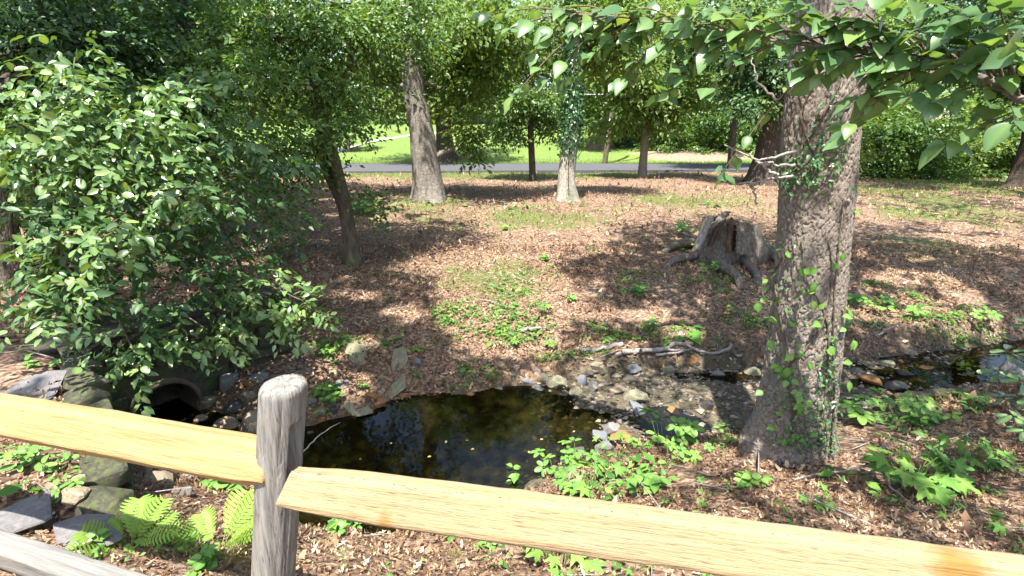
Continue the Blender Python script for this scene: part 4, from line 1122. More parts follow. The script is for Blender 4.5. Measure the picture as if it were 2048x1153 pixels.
SHR2 = [(11.5, 37.5, 1, 1.4), (14.5, 37, 1, 1.5), (17.5, 37.5, 2, 1.6), (20.5, 37.5, 1, 1.7), (23, 36.5, 0, 1.6), (9.0, 42, 1, 1.5), (12.5, 42, 1, 1.9), (16, 41.5, 1, 2.0), (19.5, 41.5, 2, 2.0),
        (-30, 57, 1, 1.5), (-26, 58, 0, 1.6), (-22, 58, 1, 1.4), (-18, 58.5, 2, 1.5), (-14, 59, 1, 1.4), (-10, 59.5, 0, 1.4), (-6, 60, 1, 1.4), (-2, 59.5, 2, 1.4), (2, 59, 1, 1.5), (6, 57, 1, 1.6), (10, 55, 0, 1.6)]
for lst, lab, grp in ((SHR, 'leafy shrub in the thicket at the edge of the woodland grass', 'thicket shrubs beside the grass'), (SHR2, 'dark shrub under the tree line beyond the road', 'shrubs under the tree line')):
    for i, (x, y, v, s) in enumerate(lst):
        o = sprot[v] if not used[v] else copy_tree(sprot[v])
        used[v] = 1
        o.location = (x, y, (lawn_z(x, y) if y > 33 else hz(x, y)) - .05); o.scale = (s, s, s * rng.uniform(.85, 1.1)); o.rotation_euler = (0, 0, rng.random() * 6.28)
        o['label'] = lab; o['group'] = grp

# ------------------------------------------------------------------ house, pole and wires across the road
t = NT('brick wall')
bc = t.new('ShaderNodeTexBrick'); t.l.new(t.coord((1, 1, 1), 'Object', (math.pi / 2, 0, 0)), bc.inputs['Vector'])
bc.inputs['Color1'].default_value = (.38, .15, .10, 1); bc.inputs['Color2'].default_value = (.30, .12, .085, 1); bc.inputs['Mortar'].default_value = (.42, .38, .33, 1); bc.inputs['Scale'].default_value = 4.0
M['brick'] = t.done(t.bsdf(bc.outputs[0], .85, .2))
def plain(name, col, rough=.6, spec=.3, sc=20.0, var=.25, **kw):
    t = NT(name); n = t.noise(t.coord((1, 1, 1)), sc, 4, .6)
    return t.done(t.bsdf(t.mix(t.math('MULTIPLY', n, var), col, tuple(c * .55 for c in col)), rough, spec, **kw))
M['white_paint'] = plain('white paint', (.78, .77, .73), .5)
M['shingle'] = plain('roof shingles', (.13, .12, .115), .9, .2, 30, .6)
M['glass'] = plain('window glass', (.03, .035, .04), .08, .6)
def boxv(a, b):
    (x0, y0, z0), (x1, y1, z1) = a, b
    V = np.array([(x0, y0, z0), (x1, y0, z0), (x1, y1, z0), (x0, y1, z0), (x0, y0, z1), (x1, y0, z1), (x1, y1, z1), (x0, y1, z1)], float)
    T = np.array([(0, 2, 1), (0, 3, 2), (4, 5, 6), (4, 6, 7), (0, 1, 5), (0, 5, 4), (1, 2, 6), (1, 6, 5), (2, 3, 7), (2, 7, 6), (3, 0, 4), (3, 4, 7)])
    return V, T
def house(label, x, y, w, d, hw, roofh, wallm):
    z = lawn_z(x, y) - .2
    th = thing('house', label, 'house', (x, y, z))
    V, T = boxv((x - w / 2, y, z), (x + w / 2, y + d, z + hw)); wall = part('wall', V, T, wallm, th)
    V = np.array([(x - w / 2 - .4, y - .4, z + hw - .05), (x + w / 2 + .4, y - .4, z + hw - .05), (x + w / 2 + .4, y + d + .4, z + hw - .05), (x - w / 2 - .4, y + d + .4, z + hw - .05), (x - w / 2 - .4, y + d / 2, z + hw + roofh), (x + w / 2 + .4, y + d / 2, z + hw + roofh)])
    rf = part('roof', V, [(0, 1, 5), (0, 5, 4), (2, 3, 4), (2, 4, 5), (0, 4, 3), (1, 2, 5), (0, 3, 2), (0, 2, 1)], M['shingle'], th)
    V, T = boxv((x + w * .22, y + d * .4, z + hw + roofh * .3), (x + w * .22 + .9, y + d * .4 + .7, z + hw + roofh + .9)); part('chimney', V, T, M['brick'], rf)
    for wx in np.linspace(-.4, .4, 5):
        if abs(wx) < .05:
            V, T = boxv((x - .5, y - .06, z + .2), (x + .5, y - .003, z + 2.4)); part('door', V, T, M['white_paint'], th)
            continue
        cx = x + wx * w
        for zz in ([1.0, 3.7] if hw > 4 else [1.0]):
            V, T = boxv((cx - .6, y - .05, z + zz), (cx + .6, y - .003, z + zz + 1.5)); fr_ = part('window', V, T, M['white_paint'], th)
            for q in (-1, 1):
                V, T = boxv((cx - .28 + q * .28 - .24, y - .06, z + zz + .1), (cx - .28 + q * .28 + .24 + .0, y - .052, z + zz + 1.4)); V[:, 0] += .28
                part('pane', V, T, M['glass'], fr_)
h1 = lawn_at(530, 262)
house('brick house with white windows glimpsed through leaves behind the leaning tree', -27.0, 64.0, 13, 8, 3.0, 2.2, M['brick'])
house('white house glimpsed between the trunks at the top of the lawn', -6.5, 62.5, 10, 7, 3.0, 2.2, M['white_paint'])

pb = lawn_at(1208, 329)
pole = thing('utility_pole', 'leaning wooden utility pole with pale metal strip at far roadside', 'pole', pb)
p2 = on_y(1232, 178, pb[1])
V, T = tube(spline([pb - np.array([0, 0, .3]), p2, pb + (p2 - pb) * 2.4], 30), np.linspace(.17, .12, 30), 18, True, bark_disp(3, .004)); part('post', V, T, M['bark_brown'], pole, smooth=True)
V, T = tube(np.array([pb + (p2 - pb) * f + np.array([-.10, -.13, 0]) for f in np.linspace(.22, .62, 6)]), .028, 6); part('guard_strip', V, T, M['white_paint'], pole)
M['wire'] = plain('bright wire', (.55, .55, .56), .35, .5)
for k, (a, b, c, lab) in enumerate((((1236, 178), (1345, 214), (1620, 262), 'upper of three overhead wires right of the utility pole'), ((1236, 186), (1345, 219), (1620, 272), 'middle of three overhead wires right of the utility pole'), ((1235, 196), (1345, 227), (1620, 284), 'lowest of three overhead wires right of the utility pole'), ((1234, 186), (1150, 189), (700, 172), 'overhead wire running left from the utility pole'))):
    P = spline([on_y(*a, pb[1]), on_y(*b, pb[1] + (4 if k < 3 else -.5)), on_y(*c, pb[1] + (14 if k < 3 else -3))], 40)
    V, T = tube(P, .03, 5); tag(np_mesh('overhead_wire', V, T, M['wire'], smooth=True), lab, 'wire', 'overhead wires')

# ------------------------------------------------------------------ split rail fence
def wood_mat(name, c1, c2, c3, grey=None, knots=(), checks=1.0, grain=(1.2, 26, 26), ckc=(8, 120, 120)):
    c1, c2, c3 = dim(c1, .45), dim(c2, .45), dim(c3, .45)
    t = NT(name)
    co = t.coord(grain)
    g = t.noise(co, 2.4, 6, .6, .35)
    col = t.ramp(g, [(.28, c1), (.5, c2), (.74, c3)])
    blot = t.noise(t.coord((2.0, 5, 5)), 1.3, 4, .6)
    col = t.mix(t.ramp(blot, [(.45, (0, 0, 0)), (.7, (.6, .6, .6))]), col, t.mix(1.0, col, (1.25, 1.12, .95), 'MULTIPLY'))
    ck = t.noise(t.coord(ckc), 2.0, 3, .6, .2)
    col = t.mix(t.math('MULTIPLY', t.ramp(ck, [(.60, (0, 0, 0)), (.67, (1, 1, 1))]), .8 * checks), col, (.075, .045, .022))
    for (kx, ky, kz, r, kc) in knots:
        geo = t.new('ShaderNodeTexCoord')
        mp = t.new('ShaderNodeMapping', vector_type='POINT'); mp.inputs['Location'].default_value = (-kx, -ky, -kz)
        t.l.new(geo.outputs['Object'], mp.inputs[0])
        mp2 = t.new('ShaderNodeMapping'); mp2.inputs['Scale'].default_value = (1.0, .9, .55); t.l.new(mp.outputs[0], mp2.inputs[0])
        ln = t.new('ShaderNodeVectorMath', operation='LENGTH'); t.l.new(mp2.outputs[0], ln.inputs[0])
        dd = t.math('ADD', ln.outputs['Value'], t.math('MULTIPLY', t.math('SUBTRACT', t.noise(t.coord((1, 1, 1)), 40, 2), .5), r * .7))
        col = t.mix(t.ramp(t.math('DIVIDE', dd, r), [(.35, (1, 1, 1)), (.55, (.75, .75, .75)), (1.0, (0, 0, 0))]), col, dim(kc, .5))
    if grey:
        gk = t.noise(t.coord((3, 8, 8)), 1.0, 4, .6)
        col = t.mix(t.ramp(gk, [(.35, (0, 0, 0)), (.65, (1, 1, 1))]), col, grey)
    h = t.math('ADD', g, t.math('MULTIPLY', ck, -.8))
    return t.done(t.bsdf(col, .72, .25, t.bump(h, .5, .008)))
M['pine_l'] = wood_mat('new pine rail', (.49, .315, .125), (.61, .425, .19), (.69, .51, .265), knots=[(1.10, -.045, .0, .036, (.36, .15, .07)), (1.18, -.05, .012, .008, (.5, .48, .46))], checks=.25)
M['pine_r'] = wood_mat('rough pine rail', (.49, .345, .185), (.57, .425, .24), (.63, .49, .30), knots=[(.30, -.05, -.04, .03, (.48, .26, .08)), (1.58, -.02, .03, .07, (.40, .22, .06)), (1.75, -.05, -.05, .05, (.42, .24, .08))], checks=.8)
M['grey_wood'] = wood_mat('weathered grey wood', (.18, .172, .16), (.38, .365, .335), (.54, .52, .48), checks=1.0, grain=(26, 26, 1.1), ckc=(110, 110, 4))
M['pale_rail'] = wood_mat('bleached rail', (.22, .21, .195), (.32, .31, .29), (.42, .405, .385), checks=.2)

fence = thing('split_rail_fence', 'split rail fence with grey post and new yellow pine rails', 'fence', (-.82, 1.27, 0))
# the round post, with a mortise for the rails
nz, na = 170, 120
zt, lean = .995, np.array([.180, -.005, 1.0])
r0 = .064
hh = np.linspace(0, 1, nz)
TH, HH = np.meshgrid(np.linspace(0, 2 * math.pi, na, endpoint=False), hh)
zz = -.3 + (zt + .3) * HH
c_, s_ = np.cos(TH), np.sin(TH)
rr = r0 * (1.0 + .05 * (1 - HH)) + .0025 * fbm(c_ * 2, s_ * 2, zz * 1.5, 3, 5)
crk = np.clip(1 - abs(vnoise(c_ * 7, s_ * 7, zz * .9, 15)) * 9, 0, 1) * (vnoise(c_ * 3, s_ * 3, zz * 2, 16) > -.2) * np.clip((1 - HH) * 25, .15, 1)
rr = rr - .005 * crk - .0015 * abs(vnoise(c_ * 22, s_ * 22, zz * 1.2, 17))
rr = rr - .009 * np.clip((HH - .985) / .015, 0, 1) ** 2          # rounded top edge
# mortise on the camera's right
ma = (TH - math.radians(334) + math.pi) % (2 * math.pi) - math.pi
slot = (abs(ma) < .36) & (zz > .69) & (zz < .885)
rr = np.where(slot, rr - .046, rr)
mid = np.array([-.82, 1.275, 0])
PV = mid + lean * zz[..., None] + rr[..., None] * np.stack([c_, s_, 0 * c_], -1)
T = grid_tris(na, nz, True)
V = PV.reshape(-1, 3)
topc = len(V)
rings = [V]
k0 = (nz - 1) * na
for f, dz in ((.85, .001), (.6, .002), (.3, .002)):
    ring = (mid + lean * zt) + (PV[-1] - (mid + lean * zt)) * f + np.array([0, 0, dz]) + .0015 * np.random.default_rng(3).normal(size=(na, 3)) * np.array([0, 0, 1])
    rings.append(ring)
V = np.vstack(rings + [(mid + lean * zt + np.array([0, 0, .002]))[None]])
for q in range(3):
    a = np.arange(na); b = (a + 1) % na
    A0 = k0 + q * na
    T = np.vstack([T, np.stack([A0 + a, A0 + b, A0 + na + b], 1), np.stack([A0 + a, A0 + na + b, A0 + na + a], 1)])
A0 = k0 + 3 * na
T = np.vstack([T, np.stack([A0 + np.arange(na), A0 + (np.arange(na) + 1) % na, np.full(na, len(V) - 1)], 1)])
part('post', V, T, M['grey_wood'], fence, smooth=True)

def rail(name, p0, p1, poly, mat, taper0=1.0, taper1=1.0, seed=1, rough=.002, fuzz=0, tl0=.12, tl1=.12, cut=0.0):
    """a rail in its own frame (x along it), so that the grain runs with the wood"""
    p0, p1 = np.asarray(p0, float), np.asarray(p1, float)
    L = np.linalg.norm(p1 - p0); n = int(L / .012)
    pg = np.array(poly, float)
    # round the corners a little and resample
    rs = []
    for i in range(len(pg)):
        a, b, c = pg[i - 1], pg[i], pg[(i + 1) % len(pg)]
        for f in (.5, .82, .95): rs.append(a * (1 - f) + b * f) if f < .99 else None
        rs.append(b * .94 + (a + c) * .03)
        for f in (.05, .18): rs.append(b * (1 - f) + c * f)
    pg = np.array(rs); m = len(pg)
    xs = np.linspace(0, L, n)
    tp = np.ones(n)
    tp = np.minimum(tp, taper0 + (1 - taper0) * sstep(xs / tl0)); tp = np.minimum(tp, taper1 + (1 - taper1) * sstep((L - xs) / tl1))
    V = np.zeros((n, m, 3))
    V[..., 0] = xs[:, None] + cut * pg[None, :, 1] * np.clip(1 - xs / .2, 0, 1)[:, None]
    V[..., 1] = pg[None, :, 0] * (.55 + .45 * tp[:, None]); V[..., 2] = pg[None, :, 1] * tp[:, None]
    X, A = np.meshgrid(xs, pg[:, 0] * 30, indexing='ij'); Bq = np.repeat(pg[None, :, 1] * 30, n, 0)
    nz_ = rough * (fbm(X * 3, A, Bq, 3, seed) + .8 * vnoise(X * 14, A * 2, Bq * 2, seed + 5))
    bow = .004 * vnoise(xs * 1.1 + seed, xs * 0, s=seed)[:, None]
    V[..., 1] += nz_ * 1.2; V[..., 2] += nz_ + bow
    T = grid_tris(m, n, True)[:, ::-1]
    V = V.reshape(-1, 3)
    for e in (0, n - 1):
        c = len(V); ring = e * m + np.arange(m)
        V = np.vstack([V, V[ring].mean(0)])
        q = np.stack([ring, np.roll(ring, -1), np.full(m, c)], 1)
        T = np.vstack([T, q if e == 0 else q[:, ::-1]])
    if fuzz:
        rg = np.random.default_rng(seed)
        top = int(np.argmax(pg[:, 1]))
        for q in range(fuzz):
            i = int(rg.beta(.6, 3.0) * (n - 2)); b = V[i * m + top]
            k = len(V); s = rg.uniform(.002, .006)
            V = np.vstack([V, b + [0, 0, -.002], b + [s * 2, .001, -.002], b + [s * rg.normal(), rg.normal() * .002, s]])
            T = np.vstack([T, [(k, k + 1, k + 2)]])
    o = np_mesh(name, V, T, mat, fence, smooth=True)
    ax = norm(p1 - p0); up = np.array([0, 0, 1.0]); yv = norm(np.cross(up, ax)); zv = np.cross(ax, yv)
    p = p0 - np.array(fence.location)
    o.matrix_basis = Matrix(((ax[0], yv[0], zv[0], p[0]), (ax[1], yv[1], zv[1], p[1]), (ax[2], yv[2], zv[2], p[2]), (0, 0, 0, 1)))
    return o
# left rail: one long flat face and a rough split lower face
rail('rail', at(-420, 752, 2.02), at(548, 926, 1.455), [(-.034, -.070), (-.060, -.036), (-.014, .062), (.045, .052), (.05, -.06)], M['pine_l'], taper1=.86, seed=3, rough=.0013)
rail('rail', at(574, 968, 1.36), at(2420, 1228, 0.985), [(-.042, -.055), (-.006, .052), (.045, .045), (.05, -.05)], M['pine_r'], taper0=.80, tl0=.25, seed=7, rough=.0018, fuzz=60, cut=.35)
rail('lower_rail', at(-330, 985, 2.35), at(520, 1270, 1.66), [(-.045, -.05), (-.045, .035), (.04, .05), (.05, -.05)], M['pale_rail'], seed=9, rough=.002)

# ------------------------------------------------------------------ culvert: headwall, pipe, wing wall
hwA, hwB = np.array([-4.12, 4.02]), np.array([-3.02, 5.62])
ud = norm(hwB - hwA); nd = np.array([ud[1], -ud[0]])            # along the wall, out of the wall
Lw = np.linalg.norm(hwB - hwA)
cul = thing('culvert_headwall', 'mossy stone headwall in deep shade under the shrub', 'wall', (*hwA, hz(*(hwA + nd * .3))))
pc = at(330, 820, 5.28)
upx = (pc[:2] - hwA) @ ud; upz = pc[2]
def hw(u, z, o=0.0):
    q = hwA + ud * u + nd * o
    return np.array([q[0], q[1], z])
z0, z1, rp = -1.55, -.16, .345
nc = 64
ang = np.linspace(0, 2 * math.pi, nc, endpoint=False)
Vb = []
for a in ang:
    Vb.append(hw(upx + rp * math.cos(a), upz + rp * math.sin(a)))
u0_, u1_ = -.5, Lw + .3
for a in ang:
    c, s = math.cos(a), math.sin(a)
    ks = [((u1_ - upx) / c) if c > 1e-6 else 9e9, ((u0_ - upx) / c) if c < -1e-6 else 9e9, ((z1 - upz) / s) if s > 1e-6 else 9e9, ((z0 - upz) / s) if s < -1e-6 else 9e9]
    k = min(ks); Vb.append(hw(upx + k * c, upz + k * s))
Tb = []
for i in range(nc):
    j = (i + 1) % nc
    Tb += [(i, j, nc + j), (i, nc + j, nc + i)]
part('mortar_face', Vb, Tb, M['mortar'], cul)
V, T = boxv((0, 0, 0), (1, 1, 1))
q = np.array([hw(u0_ + v[0] * (u1_ - u0_), z1 - .02 + v[2] * .05, -.45 + v[1] * .47) for v in V]); part('coping', q, T, M['wall_stone'], cul)
rng = np.random.default_rng(81)

def rock(seed, n=16, flat=1.0, boxy=0.0):
    """an angular stone: the hull of points on a lumpy ellipsoid, edges chamfered"""
    rg = np.random.default_rng(seed)
    bm = bmesh.new()
    for i in range(n):
        v = norm(rg.normal(size=3)); v = np.sign(v) * abs(v) ** (1 - boxy * .6)
        v = v / max(1e-6, np.abs(v).max() ** boxy) * rg.uniform(.82, 1.0)
        bm.verts.new((v[0], v[1], v[2] * flat))
    r = bmesh.ops.convex_hull(bm, input=bm.verts)
    bmesh.ops.delete(bm, geom=[g for g in r['geom_interior'] if isinstance(g, bmesh.types.BMVert)], context='VERTS')
    bmesh.ops.bevel(bm, geom=list(bm.edges), offset=.07, segments=1, affect='EDGES', clamp_overlap=True)
    bmesh.ops.triangulate(bm, faces=list(bm.faces))
    me = bpy.data.meshes.new('stone'); bm.to_mesh(me); bm.free()
    return me
ROCK_R = [rock(200 + i, 15) for i in range(5)]
ROCK_F = [rock(210 + i, 12, .8, .4) for i in range(5)]
ROCK_B = [rock(220 + i, 14, 1, .8) for i in range(4)]
RM = {}
def rock_obj(name, base, mat, parent=None):
    key = (base.name, mat.name)
    if key not in RM:
        me = base.copy(); me.materials.clear(); me.materials.append(mat); RM[key] = me
    o = bpy.data.objects.new(name, RM[key]); COL.objects.link(o)
    if parent is not None: o.parent = parent
    return o
zc = z0; row = 0
while zc < z1 - .04:
    hgt_ = rng.uniform(.13, .20); u = u0_ - rng.uniform(0, .2)
    while u < u1_:
        L = rng.uniform(.18, .38); uc, zz_ = u + L / 2, zc + hgt_ / 2
        if math.hypot(max(abs(uc - upx) - L * .42, 0), max(abs(zz_ - upz) - hgt_ * .4, 0)) > rp + .0 and math.hypot(uc - upx, zz_ - upz) > rp + .12:
            o = rock_obj('stone', ROCK_B[rng.integers(4)], M['wall_stone'], cul)
            p = hw(uc, zz_, -.02) - np.array(cul.location)
            sc = (L * .50, .085, hgt_ * .50)
            rz = math.atan2(ud[1], ud[0]) + rng.normal() * .03
            o.location = p; o.rotation_euler = (rng.normal() * .03, rng.normal() * .03, rz); o.scale = sc
        u += L + .012
    zc += hgt_ + .008
# concrete pipe
ring_n = 72
prof = [(rp + .005, -.9), (rp + .005, .075), (rp - .008, .085), (rp - .034, .085), (rp - .042, .075), (rp - .042, -.9)]
Vp = []
for r, o_ in prof:
    for a in np.linspace(0, 2 * math.pi, ring_n, endpoint=False):
        Vp.append(hw(upx + r * math.cos(a), upz + r * math.sin(a), o_))
part('drain_pipe', Vp, grid_tris(ring_n, len(prof), True), M['concrete'], cul, smooth=False)

# wing wall of stacked slabs below the ledge
wing = thing('retaining_wall', 'stacked dark stone retaining wall below the left ledge', 'wall', (-2.5, 2.6, ZW))
LP = spline(np.c_[LEDGE[2:6], np.zeros(4)], 40)
dl = np.r_[0, np.cumsum(np.linalg.norm(np.diff(LP[:, :2], axis=0), axis=1))]
zc = -1.28
while zc < -.16:
    hgt_ = rng.uniform(.10, .17); u = rng.uniform(-.1, .05)
    while u < dl[-1] - .1:
        L = rng.uniform(.22, .42); uc = u + L / 2
        x = np.interp(uc, dl, LP[:, 0]); y = np.interp(uc, dl, LP[:, 1]); x2 = np.interp(uc + .05, dl, LP[:, 0]); y2 = np.interp(uc + .05, dl, LP[:, 1])
        a = math.atan2(y2 - y, x2 - x)
        o = rock_obj('stone', ROCK_B[rng.integers(4)], M['wall_stone'], wing)
        off = rng.uniform(.0, .05)
        o.location = np.array([x + math.sin(a) * off, y - math.cos(a) * off, zc + hgt_ / 2]) - np.array(wing.location)
        o.rotation_euler = (rng.normal() * .05, rng.normal() * .05, a); o.scale = (L * .52, rng.uniform(.11, .15), hgt_ * .52)
        u += L + .01
    zc += hgt_ + .004

